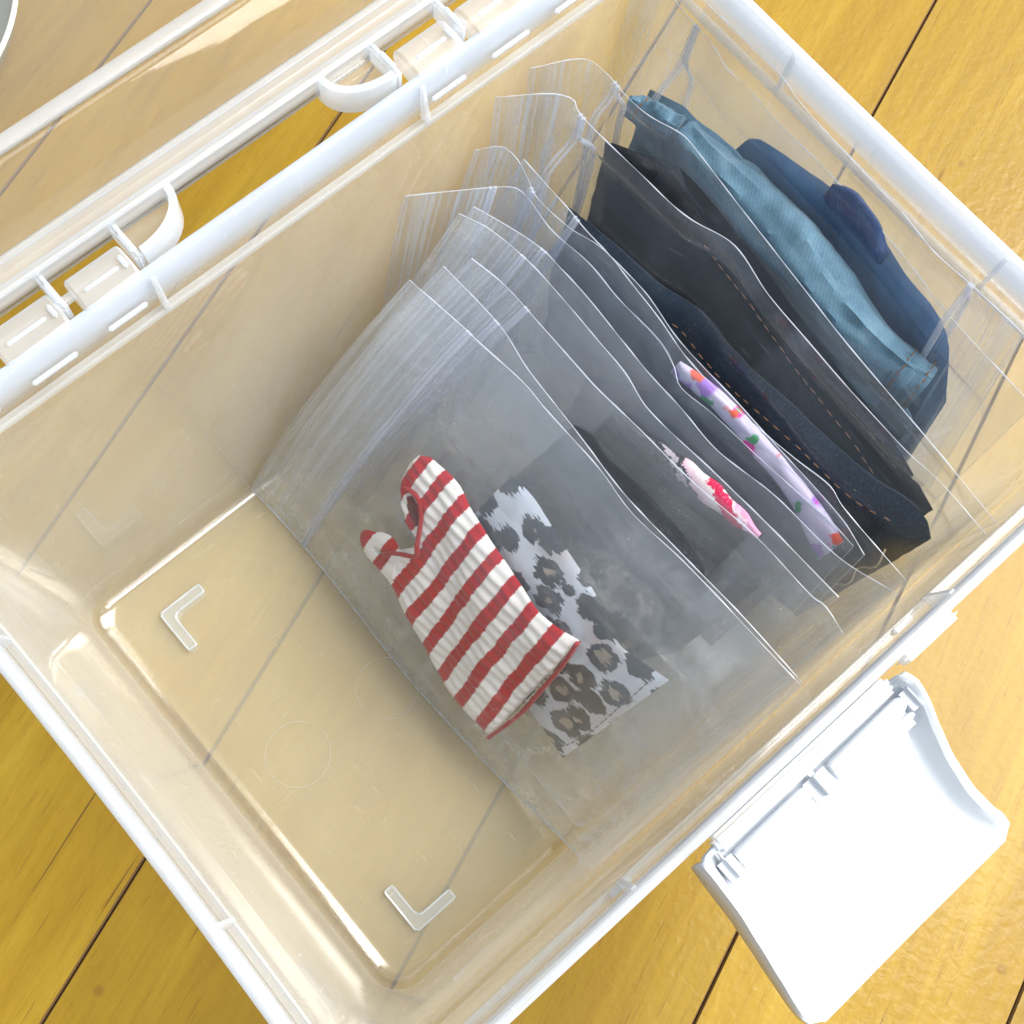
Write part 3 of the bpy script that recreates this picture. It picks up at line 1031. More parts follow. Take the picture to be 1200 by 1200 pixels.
# ================================================================== BAGS
TOPS={
 'B1':[(0.1234,0.1373,0.0830),(0.1254,0.1193,0.0830),(0.1256,0.1149,0.0830),(0.1270,0.0998,0.0830),(0.1266,0.0918,0.0830),(0.1264,0.0729,0.0830),(0.1250,0.0607,0.0830),(0.1262,0.0447,0.0830),(0.1266,0.0256,0.0830),(0.1267,0.0071,0.0830)],
 'B2':[(0.1320,0.1349,0.0830),(0.1322,0.1143,0.0830),(0.1301,0.1027,0.0830),(0.1291,0.0916,0.0830),(0.1284,0.0828,0.0830),(0.1267,0.0646,0.0830),(0.1271,0.0458,0.0830),(0.1277,0.0267,0.0830),(0.1274,0.0073,0.0830)],
 'B3':[(0.1385,0.1322,0.0830),(0.1400,0.1217,0.0830),(0.1398,0.1089,0.0830),(0.1394,0.0942,0.0830),(0.1393,0.0881,0.0830),(0.1401,0.0742,0.0830),(0.1407,0.0574,0.0830),(0.1429,0.0377,0.0830),(0.1429,0.0194,0.0830),(0.1436,0.0163,0.0830),(0.1423,0.0092,0.0830)],
 'B4':[(0.1436,0.1429,0.0840),(0.1465,0.1352,0.0840),(0.1481,0.1230,0.0840),(0.1480,0.1109,0.0840),(0.1472,0.0964,0.0840),(0.1466,0.0865,0.0840),(0.1446,0.0763,0.0840),(0.1457,0.0563,0.0840),(0.1466,0.0382,0.0840),(0.1470,0.0157,0.0840)],
 'B5':[(0.1471,0.1417,0.0850),(0.1497,0.1337,0.0850),(0.1523,0.1233,0.0850),(0.1525,0.1152,0.0850),(0.1523,0.1058,0.0850),(0.1512,0.0926,0.0850),(0.1504,0.0819,0.0850),(0.1503,0.0718,0.0850),(0.1496,0.0587,0.0850),(0.1522,0.0423,0.0850),(0.1532,0.0222,0.0850),(0.1574,0.0073,0.0850)],
 'B6':[(0.1356,0.1540,0.0860),(0.1529,0.1428,0.0860),(0.1577,0.1389,0.0860),(0.1584,0.1353,0.0860),(0.1571,0.1245,0.0860),(0.1582,0.1125,0.0860),(0.1574,0.1010,0.0860),(0.1575,0.0868,0.0860),(0.1557,0.0799,0.0860),(0.1534,0.0754,0.0860),(0.1545,0.0661,0.0860),(0.1553,0.0527,0.0860),(0.1562,0.0412,0.0860),(0.1573,0.0284,0.0860),(0.1572,0.0219,0.0860)],
 'B7':[(0.1562,0.1518,0.0880),(0.1618,0.1485,0.0880),(0.1625,0.1439,0.0880),(0.1608,0.1373,0.0880),(0.1593,0.1331,0.0880),(0.1600,0.1216,0.0880),(0.1621,0.1141,0.0880),(0.1626,0.1041,0.0880),(0.1624,0.0965,0.0880),(0.1603,0.0833,0.0880),(0.1601,0.0648,0.0880),(0.1596,0.0482,0.0880),(0.1593,0.0359,0.0880),(0.1587,0.0270,0.0880),(0.1568,0.0189,0.0880)],
 'B8':[(0.1628,0.1416,0.0900),(0.1624,0.1306,0.0900),(0.1622,0.1243,0.0900),(0.1617,0.1185,0.0900),(0.1616,0.1094,0.0900),(0.1609,0.1027,0.0900),(0.1597,0.0910,0.0900),(0.1577,0.0773,0.0900),(0.1581,0.0606,0.0900),(0.1600,0.0443,0.0900),(0.1614,0.0352,0.0900),(0.1602,0.0301,0.0900),(0.1593,0.0169,0.0900),(0.1589,0.0087,0.0900)],
 'J':[(0.1640,0.1540,0.1000),(0.1749,0.1464,0.1000),(0.1778,0.1420,0.1000),(0.1766,0.1391,0.1000),(0.1763,0.1320,0.1000),(0.1768,0.1170,0.1000),(0.1770,0.1077,0.1000),(0.1778,0.1013,0.1000),(0.1810,0.0903,0.1000),(0.1784,0.0763,0.1000),(0.1773,0.0622,0.1000),(0.1764,0.0496,0.1000),(0.1759,0.0376,0.1000),(0.1757,0.0284,0.1000),(0.1763,0.0202,0.1000),(0.1753,0.0046,0.1000)],
 'K':[(0.1755,0.1549,0.1000),(0.1873,0.1487,0.1000),(0.1888,0.1427,0.1000),(0.1883,0.1356,0.1000),(0.1888,0.1277,0.1000),(0.1915,0.1188,0.1000),(0.1912,0.1134,0.1000),(0.1892,0.0989,0.1000),(0.1861,0.0749,0.1000),(0.1838,0.0569,0.1000),(0.1824,0.0406,0.1000),(0.1810,0.0247,0.1000),(0.1790,0.0055,0.1000)],
 'C':[(0.2120,0.1565,0.1060),(0.2115,0.1446,0.1060),(0.2106,0.1347,0.1060),(0.2097,0.1279,0.1060),(0.2084,0.1236,0.1060),(0.2084,0.1150,0.1060),(0.2075,0.1040,0.1060),(0.2077,0.0915,0.1060),(0.2072,0.0834,0.1060),(0.2059,0.0641,0.1060),(0.2031,0.0454,0.1060),(0.2023,0.0322,0.1060),(0.2017,0.0188,0.1060)],
 'D':[(0.2119,0.1353,0.1135),(0.2122,0.1137,0.1135),(0.2102,0.1024,0.1135),(0.2088,0.0800,0.1135),(0.2083,0.0686,0.1135),(0.2069,0.0575,0.1135),(0.2075,0.0459,0.1135),(0.2078,0.0312,0.1135)],
}

# bottom edge of each bag on the box floor: x at the opening end, x at the closed end
BOT = {'B1': (0.0705, 0.0705), 'B2': (0.0790, 0.0785), 'B3': (0.0905, 0.0915), 'B4': (0.0985, 0.0990), 'B5': (0.1060, 0.1075),
       'B6': (0.1170, 0.1190), 'B7': (0.1280, 0.1270), 'B8': (0.1360, 0.1340), 'J': (0.1560, 0.1600), 'K': (0.1700, 0.1690),
       'C': (0.1900, 0.1880), 'D': (0.1990, 0.1980)}
SAG = {'B1': 0.007, 'B2': 0.006, 'B3': 0.005, 'B4': 0.005, 'B5': 0.004, 'B6': 0.004, 'B7': 0.003, 'B8': 0.003, 'J': 0.002, 'K': 0.002, 'C': 0.001, 'D': 0.0}


class Curve:
    def __init__(self, pts):
        self.p = [np.array(q) for q in pts]
        d = [0.0]
        for a, b in zip(self.p[:-1], self.p[1:]):
            d.append(d[-1] + float(np.linalg.norm(b - a)))
        self.d = [x / d[-1] for x in d]
        # Catmull-Rom tangents keep the photographed edge smooth
        n = len(self.p)
        self.tan = []
        for i in range(n):
            a, b = max(0, i - 1), min(n - 1, i + 1)
            self.tan.append((self.p[b] - self.p[a]) / (self.d[b] - self.d[a]))

    def __call__(self, t):
        t = min(1.0, max(0.0, t))
        i = 0
        while i < len(self.d) - 2 and t > self.d[i + 1]:
            i += 1
        h = self.d[i + 1] - self.d[i]
        f = (t - self.d[i]) / h
        f2, f3 = f * f, f * f * f
        return ((2 * f3 - 3 * f2 + 1) * self.p[i] + (f3 - 2 * f2 + f) * h * self.tan[i]
                + (-2 * f3 + 3 * f2) * self.p[i + 1] + (f3 - f2) * h * self.tan[i + 1])


class Bag:
    def __init__(self, key):
        self.key = key
        self.top = Curve(TOPS[key])
        x0, x1 = BOT[key]
        z0 = 0.0055 if key != 'D' else 0.012
        y0, y1 = 0.1462, 0.0145
        pts = []
        for i in range(9):
            f = i / 8
            x = x0 + (x1 - x0) * f
            y = y0 + (y1 - y0) * f
            z = z0
            if key == 'B1':
                y = 0.1462 + (0.0060 - 0.1462) * f
                z = z0 + 0.0300 * sm((f - 0.78) / 0.22)
            # follow some of the top edge's waviness
            tp = self.top(f)
            mx = self.top(0)[0] * (1 - f) + self.top(1)[0] * f
            x += 0.3 * (tp[0] - mx) if key not in ('B1', 'B2') else 0.0
            if key == 'B1':
                x += 0.0008 * math.sin(f * 9)
            pts.append((x, y, z))
        self.bot = Curve(pts)
        self.sag = SAG[key]
        self.seed = sum(ord(c) for c in key) * 1.37
        self.bulges = []

    def base(self, t, s):
        a, b = self.bot(t), self.top(t)
        p = a * (1 - s) + b * s
        k = 4 * s * (1 - s) * self.sag
        p = p + np.array((-0.8, 0.0, 0.6)) * k * (0.6 + 0.4 * math.sin(math.pi * t))
        return p

    def frame(self, t, s):
        e = 1e-3
        p = self.base(t, s)
        dt = self.base(min(1, t + e), s) - self.base(max(0, t - e), s)
        ds = self.base(t, min(1, s + e)) - self.base(t, max(0, s - e))
        n = np.cross(dt, ds)
        n = n / np.linalg.norm(n)
        if n[0] > 0:
            n = -n
        return p, n

    def thick(self, t, s):
        th = 0.00035
        for (t0, t1, s0, s1, h) in self.bulges:
            m = 0.10
            f = sm((t - t0 + m) / m) * sm((t1 + m - t) / m) * sm((s - s0 + m) / m) * sm((s1 + m - s) / m)
            th += (h + 0.0005) * f
        edge = min(1.0, 14 * s * (1 - s)) * min(1.0, (1 - t) * 14)
        return th * edge + 0.00006

    def wrinkle(self, t, s, side):
        q = Vector((t * 5.0 + self.seed, s * 3.2, side * 0.35))
        w = mn.noise(q) * 0.00075 + mn.noise(q * 2.6) * 0.00045 + mn.noise(Vector((t * 16 + s * 9, s * 4, self.seed))) * 0.00018
        rg = 1 - abs(mn.noise(Vector((t * 4.2 + s * 2.0 + self.seed, s * 3.1 - t, 4.0 + side * 0.2))))
        w += rg ** 6 * 0.0011 - 0.0003
        if self.key == 'B1':   # crushed strip along the lower edge and the closed corner
            k = max(0.0, 1 - s / 0.22) * 0.9 + max(0.0, (t - 0.82) / 0.18) * max(0, 1 - s / 0.6) * 0.8
            w += k * (mn.noise(Vector((t * 34, s * 10, 3.3))) * 0.0030 + mn.noise(Vector((t * 15 - s * 12, s * 22, 8.1))) * 0.0028)
        return w * min(1, 10 * s * (1 - s) + 0.05)

    def pos(self, t, s, off):
        p, n = self.frame(t, s)
        return Vector(p + n * off)


def film_mesh(b, side, nt=64, ns=30, flip=False, front_gain=1.0):
    vs, fs, uv = [], [], []
    for i in range(nt + 1):
        t = i / nt
        for j in range(ns + 1):
            s = j / ns
            off = b.thick(t, s) * (front_gain if side > 0 else 1.0)
            w = b.wrinkle(t, s, side)
            # the mouth of the bag gapes a little
            gap = 0.0012 * max(0, 1 - t / 0.13) * math.sin(math.pi * s) * (0.4 + side * 0.3)
            vs.append(b.pos(t, s, side * (off + gap) + w * (0.7 if off < 0.001 else 0.5)))
            uv.append((((1 - t) if flip else t) * 0.145, s * 0.095))
    for i in range(nt):
        for j in range(ns):
            a = i * (ns + 1) + j
            fs.append((a, a + 1, a + ns + 2, a + ns + 1))
    return vs, fs, uv


BAGS = {}
BAGLABEL = {
    'B1': 'frontmost clear zip bag leaning over the empty floor of the box, holding the striped top',
    'B2': 'clear zip bag directly behind the striped top, holding the leopard print cloth',
    'B3': 'clear zip bag behind the leopard print one, holding the folded black cloth',
    'B4': 'clear zip bag with pink, white and red trimmed cloth inside',
    'B5': 'clear zip bag behind the pink and red trimmed cloth, holding plain dark navy cloth',
    'B6': 'clear zip bag near mid row whose flat flap sticks out furthest',
    'B7': 'clear zip bag holding the floral print cloth',
    'B8': 'clear zip bag between the floral print cloth and the dark jeans with orange stitching',
    'J': 'clear zip bag holding dark blue jeans with orange stitching, its flap bent over',
    'K': 'clear zip bag holding black jeans, between the stitched dark jeans and the light denim jacket',
    'C': 'clear zip bag stretched around the light blue denim jacket',
    'D': 'clear zip bag against the right wall of the box, holding mid blue denim',
}
BULGE = {
    'B1': [(0.25, 0.67, 0.14, 0.67, 0.0031)],
    'B2': [(0.37, 0.89, 0.20, 0.77, 0.0021)],
    'B3': [(0.36, 0.80, 0.20, 0.90, 0.0029)],
    'B4': [(0.46, 0.84, 0.10, 0.97, 0.0027)],
    'B5': [(0.42, 0.86, 0.08, 0.94, 0.0023)],
    'B6': [(0.45, 0.90, 0.08, 0.86, 0.0023)],
    'B7': [(0.52, 0.97, 0.10, 0.98, 0.0027)],
    'B8': [(0.45, 0.90, 0.10, 0.70, 0.0010)],
    'J': [(0.15, 0.98, 0.06, 0.84, 0.0068)],
    'K': [(0.13, 0.96, 0.06, 0.90, 0.0040)],
    'C': [(0.12, 0.92, 0.10, 0.80, 0.0055)],
    'D': [(0.20, 0.93, 0.08, 0.90, 0.0034)],
}
for key in ('B1', 'B2', 'B3', 'B4', 'B5', 'B6', 'B7', 'B8', 'J', 'K', 'C', 'D'):
    b = Bag(key)
    b.bulges = BULGE[key]
    BAGS[key] = b
    flip = key == 'D'
    mid = b.base(0.5, 0.0)
    root = empty('zip_bag', (float(mid[0]), float(mid[1]), ZF))
    tag(root, BAGLABEL[key], 'zip bag', 'zip bags filed in the plastic box')
    hi = key == 'B1'
    for side in (1, -1):
        v, f, uv = film_mesh(b, side, 160 if hi else 64, 80 if hi else 30, flip, 2.6 if key == 'C' else 1.0)
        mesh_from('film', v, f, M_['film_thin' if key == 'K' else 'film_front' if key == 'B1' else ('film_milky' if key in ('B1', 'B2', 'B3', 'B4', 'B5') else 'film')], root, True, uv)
    rnd = random.Random(key)
    N_ = 90
    pts = [b.pos(i / N_, 1.0, b.wrinkle(i / N_, 1.0, 1) * 0.5) for i in range(N_ + 1)]
    tube('side_seam', pts, [0.00004 + 0.00015 * max(0.0, min(1.0, 0.5 + 0.9 * mn.noise(Vector((k_ * 0.33, b.seed, 0))))) for k_ in range(len(pts))], M_['seam'], root, 5)
    pts = [b.pos(i / N_, 0.0, b.wrinkle(i / N_, 0.0, 1) * 0.5) for i in range(N_ + 1)]
    tube('side_seam', pts, [(0.00020 if hi else 0.00007) + 0.00012 * rnd.random() for _ in pts], M_['seam' if hi else 'zip'], root, 5)
    te = 0.0 if flip else 1.0
    pts = [b.pos(te, i / 30, 0) for i in range(31)]
    tube('end_seam', pts, 0.00018 if hi else 0.00009, M_['seam' if hi else 'zip'], root, 5)
    for side in (1, -1):
        tm = 1.0 if flip else 0.0
        pts = [b.pos(tm, i / 30, side * (b.thick(tm, i / 30) + 0.0006 * math.sin(math.pi * i / 30))) for i in range(31)]
        tube('mouth_edge', pts, 0.00007, M_['zip'], root, 5)
    vs, fs = [], []
    for tz in (0.1455, 0.1530):
        t = 1 - tz if flip else tz
        for side in (1, -1):
            pts = [b.pos(t, i / 40, side * (b.thick(t, i / 40) + 0.0002) + b.wrinkle(t, i / 40, side) * 0.6) for i in range(41)]
            v, f = tube_geo(pts, 0.00046, 6)
            fs += [tuple(k + len(vs) for k in q) for q in f]
            vs += v
    mesh_from('zip_strip', vs, fs, M_['zip'], root)


# ================================================================== CLOTHES
def lerp_tab(tab, u):
    n = len(tab) - 1
    x = u * n
    i = min(n - 1, int(x))
    f = x - i
    a, c = tab[i], tab[i + 1]
    return (a[0] + (c[0] - a[0]) * f, a[1] + (c[1] - a[1]) * f)


def resample(tab, n=24):
    c = Curve([(a, s, 0.0) for a, s in tab])
    return [tuple(c(i / n)[:2]) for i in range(n + 1)]


def garment_geo(b, lo, hi, th, nu=44, nv=26, ribs=0.0, wr=0.0006, off=0.0, seed=0.0, pu=8, pv=4, start=None):
    lo, hi = resample(lo), resample(hi)
    vs, fs, uv = [], [], []

    def th_at(u, v):
        e = (max(0.0, 1 - abs(2 * v - 1) ** pv) ** 0.5) * (max(0.0, 1 - abs(2 * u - 1) ** pu) ** 0.5)
        return th * e
    for side in (1, -1):
        for i in range(nu + 1):
            u = i / nu
            a, c = lerp_tab(lo, u), lerp_tab(hi, u)
            for j in range(nv + 1):
                v = j / nv
                t, s = a[0] + (c[0] - a[0]) * v, a[1] + (c[1] - a[1]) * v
                if start:
                    t += start(v) * (1 - u) ** 5
                o = th_at(u, v) * side
                w = (mn.noise(Vector((t * 9 + seed, s * 6, seed))) * wr + mn.noise(Vector((t * 26, s * 15 + seed, 2.0))) * wr * 0.5)
                w += ribs * math.cos(s * 0.095 / 0.0031 * 2 * math.pi) * side
                k = min(1.0, 8 * v * (1 - v) * 1.0 + 0.25)
                jt = mn.noise(Vector((seed + 7, s * 30, u * 3))) * 0.0012
                vs.append(b.pos(t + jt, s, o + off + w * k))
                uv.append((t * 0.145, s * 0.095))
    n1 = (nu + 1) * (nv + 1)
    q = nv + 1
    for base, fl in ((0, 1), (n1, 0)):
        for i in range(nu):
            for j in range(nv):
                a = base + i * q + j
                f = (a, a + 1, a + q + 1, a + q)
                fs.append(f if fl else f[::-1])
    ring = [i * q for i in range(nu + 1)] + [nu * q + j for j in range(1, nv + 1)] + [i * q + nv for i in range(nu - 1, -1, -1)] + [j for j in range(nv - 1, 0, -1)]
    for k in range(len(ring)):
        a, c = ring[k], ring[(k + 1) % len(ring)]
        fs.append((a, c, c + n1, a + n1))
    return vs, fs, uv


def garment(name, b, lo, hi, th, mat, label=None, cat=None, parent=None, **kw):
    v, f, uv = garment_geo(b, lo, hi, th, **kw)
    o = mesh_from(name, v, f, mat, parent, True, uv)
    bm = bmesh.new()
    bm.from_mesh(o.data)
    bmesh.ops.recalc_face_normals(bm, faces=bm.faces)
    bm.to_mesh(o.data)
    bm.free()
    if label:
        tag(o, label, cat)
    return o


def ribbon(name, b, path, width, th, mat, parent, off=0.0, closed=False, n=40):
    """flat band of cloth following a (t, s) path on the bag's mid surface; width in metres"""
    pts = resample(path, n)
    vs, fs, uv = [], [], []
    m = len(pts)
    for i, (t, s) in enumerate(pts):
        a, c = pts[max(0, i - 1)], pts[min(m - 1, i + 1)]
        d = Vector(((c[0] - a[0]) * 0.145, (c[1] - a[1]) * 0.095))
        d = d.normalized() if d.length > 0 else Vector((1, 0))
        nn = Vector((-d.y, d.x)) * (width(i / (m - 1)) if callable(width) else width) / 2
        for k, (w, h) in enumerate([(-1, 0), (-0.6, 1), (0, 1.15), (0.6, 1), (1, 0), (0.6, -1), (-0.6, -1)]):
            tt, ss = t + nn.x * w / 0.145, s + nn.y * w / 0.095
            vs.append(b.pos(tt, ss, h * th + off))
            uv.append((tt * 0.145, ss * 0.095))
    q = 7
    for i in range(m - 1):
        for k in range(q):
            fs.append((i * q + k, i * q + (k + 1) % q, (i + 1) * q + (k + 1) % q, (i + 1) * q + k))
    fs += [tuple(range(q)), tuple((m - 1) * q + k for k in range(q))[::-1]]
    return mesh_from(name, vs, fs, mat, parent, True, uv)


def stitches(name, pts, mat, parent, dash=0.0016, gap=0.0009, r=0.00022):
    """a run of single thread stitches along a polyline (world points)"""
    c = Curve([tuple(p) for p in pts])
    total = sum((Vector(a) - Vector(d)).length for a, d in zip(pts[:-1], pts[1:]))
    vs, fs = [], []
    x = 0.0
    rn = random.Random(len(pts))
    while x + dash < total:
        q = [Vector(c((x + dash * k / 3) / total)) for k in range(4)]
        j = Vector((rn.uniform(-1, 1), rn.uniform(-1, 1), rn.uniform(-1, 1))) * 0.00012
        v, f = tube_geo([p + j for p in q], [r * 0.6, r, r, r * 0.6], 5)
        fs += [tuple(k + len(vs) for k in z) for z in f]
        vs += v
        x += dash + gap * rn.uniform(0.7, 1.3)
    o = mesh_from(name, vs, fs, mat, parent)
    return o


# --- striped top
b = BAGS['B1']
top_ = garment('striped_top', b, [(.300, .262), (.365, .232), (.467, .177), (.540, .135), (.652, .128)],
               [(.262, .665), (.330, .680), (.377, .660), (.465, .639), (.567, .622), (.600, .621), (.672, .645)], 0.0012, M_['striped'],
               'red and white striped ribbed doll top in the frontmost bag', 'doll top',
               ribs=0.00022, wr=0.0019, seed=1.2, nu=110, nv=120, pu=30, pv=12,
               start=lambda v: float(np.interp(v, [0, .1, .25, .40, .46, .50, .58, .70, .84, .94, 1.0], [0, .004, .022, .050, .046, .006, -.022, -.040, -.041, -.034, -0.012])))
ribbon('armhole_shade', b, [(.268, .535), (.290, .515), (.315, .490)], lambda f: 0.0012 + 0.0022 * math.sin(math.pi * min(1, f + .1)), 0.0003, M_['red_shade'], top_, 0.0014)  # dark strip laid on the knit to paint the shaded armhole opening
ribbon('shoulder_strap', b, [(.335, .300), (.300, .275), (.276, .272), (.260, .292), (.268, .320), (.292, .340), (.328, .335)], lambda f: 0.0062 + 0.0014 * math.sin(f * 17), 0.0010, M_['striped'], top_, 0.0006)
ribbon('neck_trim', b, [(.303, .290), (.302, .330), (.320, .372), (.350, .425), (.340, .452), (.322, .505), (.300, .548), (.275, .560), (.252, .548)], 0.0012, 0.0006, M_['redtrim'], top_, 0.0019)
ribbon('hem_trim', b, [(.651, .133), (.662, .230), (.672, .330), (.674, .440), (.675, .545), (.670, .640)], 0.0014, 0.0007, M_['redtrim'], top_, 0.0008)
hp = [b.pos(t, s, 0.0029) for t, s in resample([(.645, .137), (.656, .230), (.666, .330), (.668, .440), (.669, .545), (.663, .638)], 20)]
stitches('hem_stitching', hp, M_['thread_pale'], top_, 0.0013, 0.0006, 0.00016)

# --- leopard cloth
leo = garment('leopard_cloth', BAGS['B2'], [(.395, .300), (.480, .270), (.685, .240), (.864, .180)],
              [(.385, .770), (.440, .783), (.487, .779), (.580, .759), (.663, .729), (.754, .672), (.800, .683), (.862, .708)], 0.0011, M_['leopard'],
              'blue grey leopard print cloth in the bag behind the striped top', 'doll clothes', wr=0.0009, seed=4.1, nu=60, nv=40, pu=12, pv=8)
b2 = BAGS['B2']
hp = [b2.pos(t, s, 0.0015) for t, s in resample([(.842, .215), (.853, .360), (.848, .520), (.840, .680)], 16)]
stitches('hem_stitching', hp, M_['thread_brown'], leo, 0.0016, 0.0006, 0.00018)

# --- folded black cloth
garment('black_cloth', BAGS['B3'], [(.370, .220), (.500, .200), (.650, .200), (.800, .240)],
        [(.383, .880), (.440, .897), (.577, .890), (.690, .868), (.755, .845), (.790, .800)], 0.0019, M_['black'],
        'folded black cloth in the bag behind the leopard print cloth', 'doll clothes', wr=0.0010, seed=2.2)

# --- cloth with pink, white and red trim
pk = garment('trimmed_cloth', BAGS['B4'], [(.470, .420), (.540, .180), (.640, .130), (.750, .200), (.820, .420)],
             [(.480, .900), (.560, .915), (.650, .925), (.735, .935), (.815, .930)], 0.0016, M_['black'],
             'black cloth with sparkly pink, white and red trim standing in its bag', 'doll clothes', wr=0.0008, seed=6.3)
ribbon('trim', BAGS['B4'], [(.500, .925), (.560, .938), (.650, .950), (.735, .958), (.828, .965)], lambda f: 0.0014 + 0.0050 * math.sin(math.pi * max(0, min(1, (f - .15) * 1.15))) ** 0.8 + 0.0006 * math.sin(f * 31), 0.0007, M_['picot'], pk, 0.0008)

garment('navy_cloth', BAGS['B5'], [(.430, .420), (.500, .180), (.640, .120), (.780, .180), (.850, .400)], [(.440, .880), (.520, .940), (.600, .945), (.740, .925), (.845, .780)], 0.0013, M_['navy'],
        'plain dark navy cloth in the bag behind the pink and red trim', 'doll clothes', wr=0.0010, seed=3.7)
garment('navy_cloth', BAGS['B6'], [(.450, .400), (.540, .180), (.680, .140), (.820, .220), (.890, .420)], [(.460, .740), (.560, .850), (.660, .870), (.760, .870), (.885, .700)], 0.0013, M_['navy'],
        'dark navy cloth in the bag just in front of the floral print', 'doll clothes', wr=0.0010, seed=9.7)
garment('floral_cloth', BAGS['B7'], [(.545, .905), (.640, .930), (.748, .925), (.850, .905), (.950, .840)],
        [(.550, .960), (.640, .985), (.748, .985), (.850, .978), (.960, .960)], 0.0015, M_['floral'],
        'white and lilac cloth with pink, purple and green flowers', 'doll clothes', wr=0.0009, seed=5.5)
garment('dark_floral_cloth', BAGS['B8'], [(.470, .100), (.700, .100), (.900, .120)],
        [(.480, .720), (.640, .760), (.780, .740), (.880, .660)], 0.0009, M_['darkfloral'],
        'dark cloth with dim flowers between the floral print and the stitched jeans', 'doll clothes', wr=0.0006, seed=8.5)

# --- dark jeans with orange stitching
b = BAGS['J']
jh = [(.165, .700), (.278, .735), (.411, .735), (.575, .760), (.721, .812), (.844, .835), (.925, .880), (.965, .840)]
jd = garment('dark_jeans', b, [(.170, .060), (.400, .060), (.700, .060), (.970, .090)], jh, 0.0048, M_['jean_dark'],
             'rolled dark blue denim jeans with orange stitching', 'doll jeans', wr=0.0016, seed=1.9, nu=90, nv=44, pv=3)
for ds, th in ((-.040, 0.0042),):
    hp = [b.pos(t, s + ds, 0.0052) for t, s in resample(jh, 40)[13:38]]
    stitches('stitching', hp, M_['thread'], jd, 0.0017, 0.0016, 0.00016)
hp = [b.pos(t, s, 0.0050) for t, s in resample([(.940, .74), (.955, .66), (.942, .60), (.956, .52), (.945, .46)], 14)]
tube('loose_thread', hp, 0.00025, M_['thread_pale'], jd, 5)

# --- black jeans
b = BAGS['K']
kh = [(.150, .800), (.190, .845), (.304, .905), (.476, .922), (.651, .907), (.795, .892), (.941, .830)]
kj = garment('black_jeans', b, [(.150, .060), (.400, .060), (.700, .060), (.945, .070)], kh, 0.0026, M_['jean_black'],
             'black denim jeans between the stitched dark jeans and the light denim jacket', 'doll jeans', wr=0.0014, off=-0.0008, seed=7.9, nu=80, nv=40, pv=3)
hp = [b.pos(t, s - 0.07, 0.0040) for t, s in resample(kh, 40)[14:37]]
stitches('stitching', hp, M_['thread_brown'], kj, 0.0020, 0.0012, 0.00013)

# --- light denim jacket: body, two sleeves with cuffs, collar
b = BAGS['C']
jk = garment('denim_jacket', b, [(.120, .080), (.400, .070), (.700, .070), (.900, .100)],
             [(.115, .780), (.230, .850), (.400, .870), (.560, .850), (.720, .790), (.890, .700)], 0.0050, M_['jean_light'],
             'crumpled light blue denim jacket with brown stitched cuff', 'doll jacket', wr=0.0026, seed=2.7, nu=90, nv=50, pv=3, off=0.0035)


def sleeve(name, path, radii, mat, parent, seed, n=26, sub=60, flat=0.7, wr=0.0012):
    c = Curve(path)
    rc = Curve([(r, 0, 0) for r in radii])
    vs, fs, uv = [], [], []
    for i in range(sub + 1):
        f = i / sub
        p = Vector(c(f))
        d = (Vector(c(min(1, f + .01))) - Vector(c(max(0, f - .01)))).normalized()
        sx = d.cross(Vector((0, 0, 1))).normalized()
        up = sx.cross(d)
        r = rc(f)[0]
        for k in range(n):
            a = 2 * math.pi * k / n
            q = Vector((f * 5 + seed, math.cos(a) * 1.3, math.sin(a) * 1.3))
            w = mn.noise(q) * wr * 1.5 + abs(mn.noise(q * 1.3 + Vector((f * 4, 0, 0)))) * wr * 1.2
            ridge = 1 - abs(mn.noise(Vector((f * 1.9 + seed * 3, math.cos(a) * 1.5, math.sin(a) * 1.5)))) * 2.2
            pin = math.exp(-((f - 0.52) / 0.05) ** 2) * max(0, math.cos(a + 0.6)) * wr * 2.0
            rr2 = r + w + (ridge - 0.6) * wr * 1.1 - pin
            vs.append(p + sx * rr2 * math.cos(a) * flat + up * rr2 * math.sin(a))
            uv.append((f * 0.11, k / n * 0.05))
    for i in range(sub):
        for k in range(n):
            k2 = (k + 1) % n
            fs.append((i * n + k, i * n + k2, (i + 1) * n + k2, (i + 1) * n + k))
    fs += [tuple(range(n - 1, -1, -1)), tuple(sub * n + k for k in range(n))]
    return mesh_from(name, vs, fs, mat, parent, True, uv)


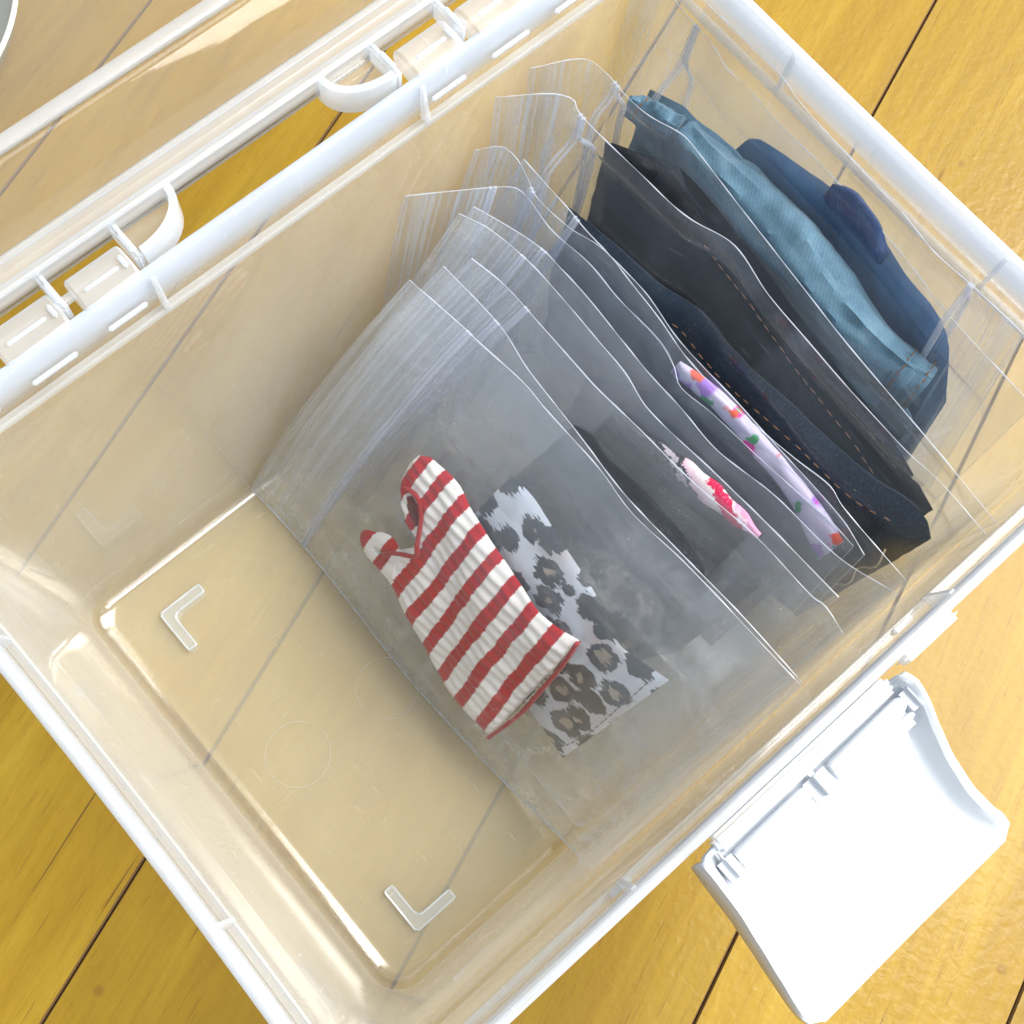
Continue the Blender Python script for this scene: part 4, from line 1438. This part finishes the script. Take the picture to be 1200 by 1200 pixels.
SP = [(0.1988, 0.122, 0.085), (0.1971, 0.1113, 0.086), (0.197, 0.099, 0.086), (0.1965, 0.0857, 0.086), (0.1955, 0.0737, 0.086), (0.1945, 0.0635, 0.086), (0.1944, 0.0544, 0.086), (0.1954, 0.046, 0.086), (0.197, 0.0382, 0.086)]
slv = sleeve('sleeve', SP, [0.0076, 0.0114, 0.0130, 0.0120, 0.0102, 0.0088, 0.0078, 0.0072, 0.0064], M_['jean_light'], jk, 3.3, 48, 130, 0.66, 0.0011)
cc = Curve(SP)
cuffp = [tuple(cc(f)) for f in (0.905, 0.93, 0.96, 0.985, 1.0)]
cuff = sleeve('cuff', [tuple(p) for p in cuffp], [0.0074, 0.0079, 0.0079, 0.0078, 0.0070], M_['jean_light'], jk, 9.1, 26, 12, 0.72, 0.0003)
for f in (0.918, 0.982):
    p = Vector(cc(f))
    d = (Vector(cc(min(1, f + .01))) - Vector(cc(f - .01))).normalized()
    sx = d.cross(Vector((0, 0, 1))).normalized()
    up = sx.cross(d)
    pts = [tuple(p + sx * 0.0082 * 0.74 * math.cos(a) + up * 0.0082 * math.sin(a)) for a in [math.pi * (-0.15 + 1.3 * k / 20) for k in range(21)]]
    stitches('cuff_stitching', pts, M_['thread_brown'], cuff, 0.0014, 0.0006, 0.00020)
s2 = [(p[0] - 0.004 + 0.003 * math.sin(i), p[1] - 0.002, p[2] - 0.013) for i, p in enumerate(SP)]
sleeve('sleeve', s2[1:-1], [0.0060, 0.0085, 0.0090, 0.0085, 0.0078, 0.0070, 0.0060], M_['jean_light'], jk, 12.3)
CP = [(0.1931, 0.1374, 0.088), (0.1958, 0.1319, 0.088), (0.1976, 0.1237, 0.088)]
sleeve('collar', CP, [0.0042, 0.0058, 0.0062], M_['jean_light'], jk, 5.2, 20, 24, 0.5, 0.0008)
p0, p1 = Vector(CP[0]), Vector(CP[1])
m = p0.lerp(p1, 0.75)
stitches('collar_stitching', [tuple(m + Vector((-0.0036, 0.0006, 0.0005))), tuple(m + Vector((-0.0020, 0.0004, 0.0052))), tuple(m + Vector((0.001, 0, 0.0064)))], M_['thread'], jk, 0.0014, 0.0006, 0.0002)

# --- mid blue denim and a navy denim piece against the right wall
b = BAGS['D']
garment('blue_denim', b, [(.200, .100), (.450, .090), (.700, .090), (.930, .130)],
        [(.225, .700), (.250, .790), (.330, .840), (.535, .895), (.700, .880), (.850, .840), (.935, .640)], 0.0018, M_['jean_mid'],
        'mid blue denim piece behind film, to the right of the light denim jacket', 'doll jeans', wr=0.0014, seed=6.9, nu=70, nv=40, pv=5, pu=4)
garment('navy_denim', b, [(.470, .860), (.540, .850), (.665, .850)], [(.475, .915), (.510, .938), (.560, .945), (.620, .930), (.668, .895)], 0.0016, M_['jean_navy'],
        'small bright navy denim roll near the right wall of the box', 'doll jeans', wr=0.0010, seed=4.4, nu=40, nv=20, pv=2, off=0.0015)
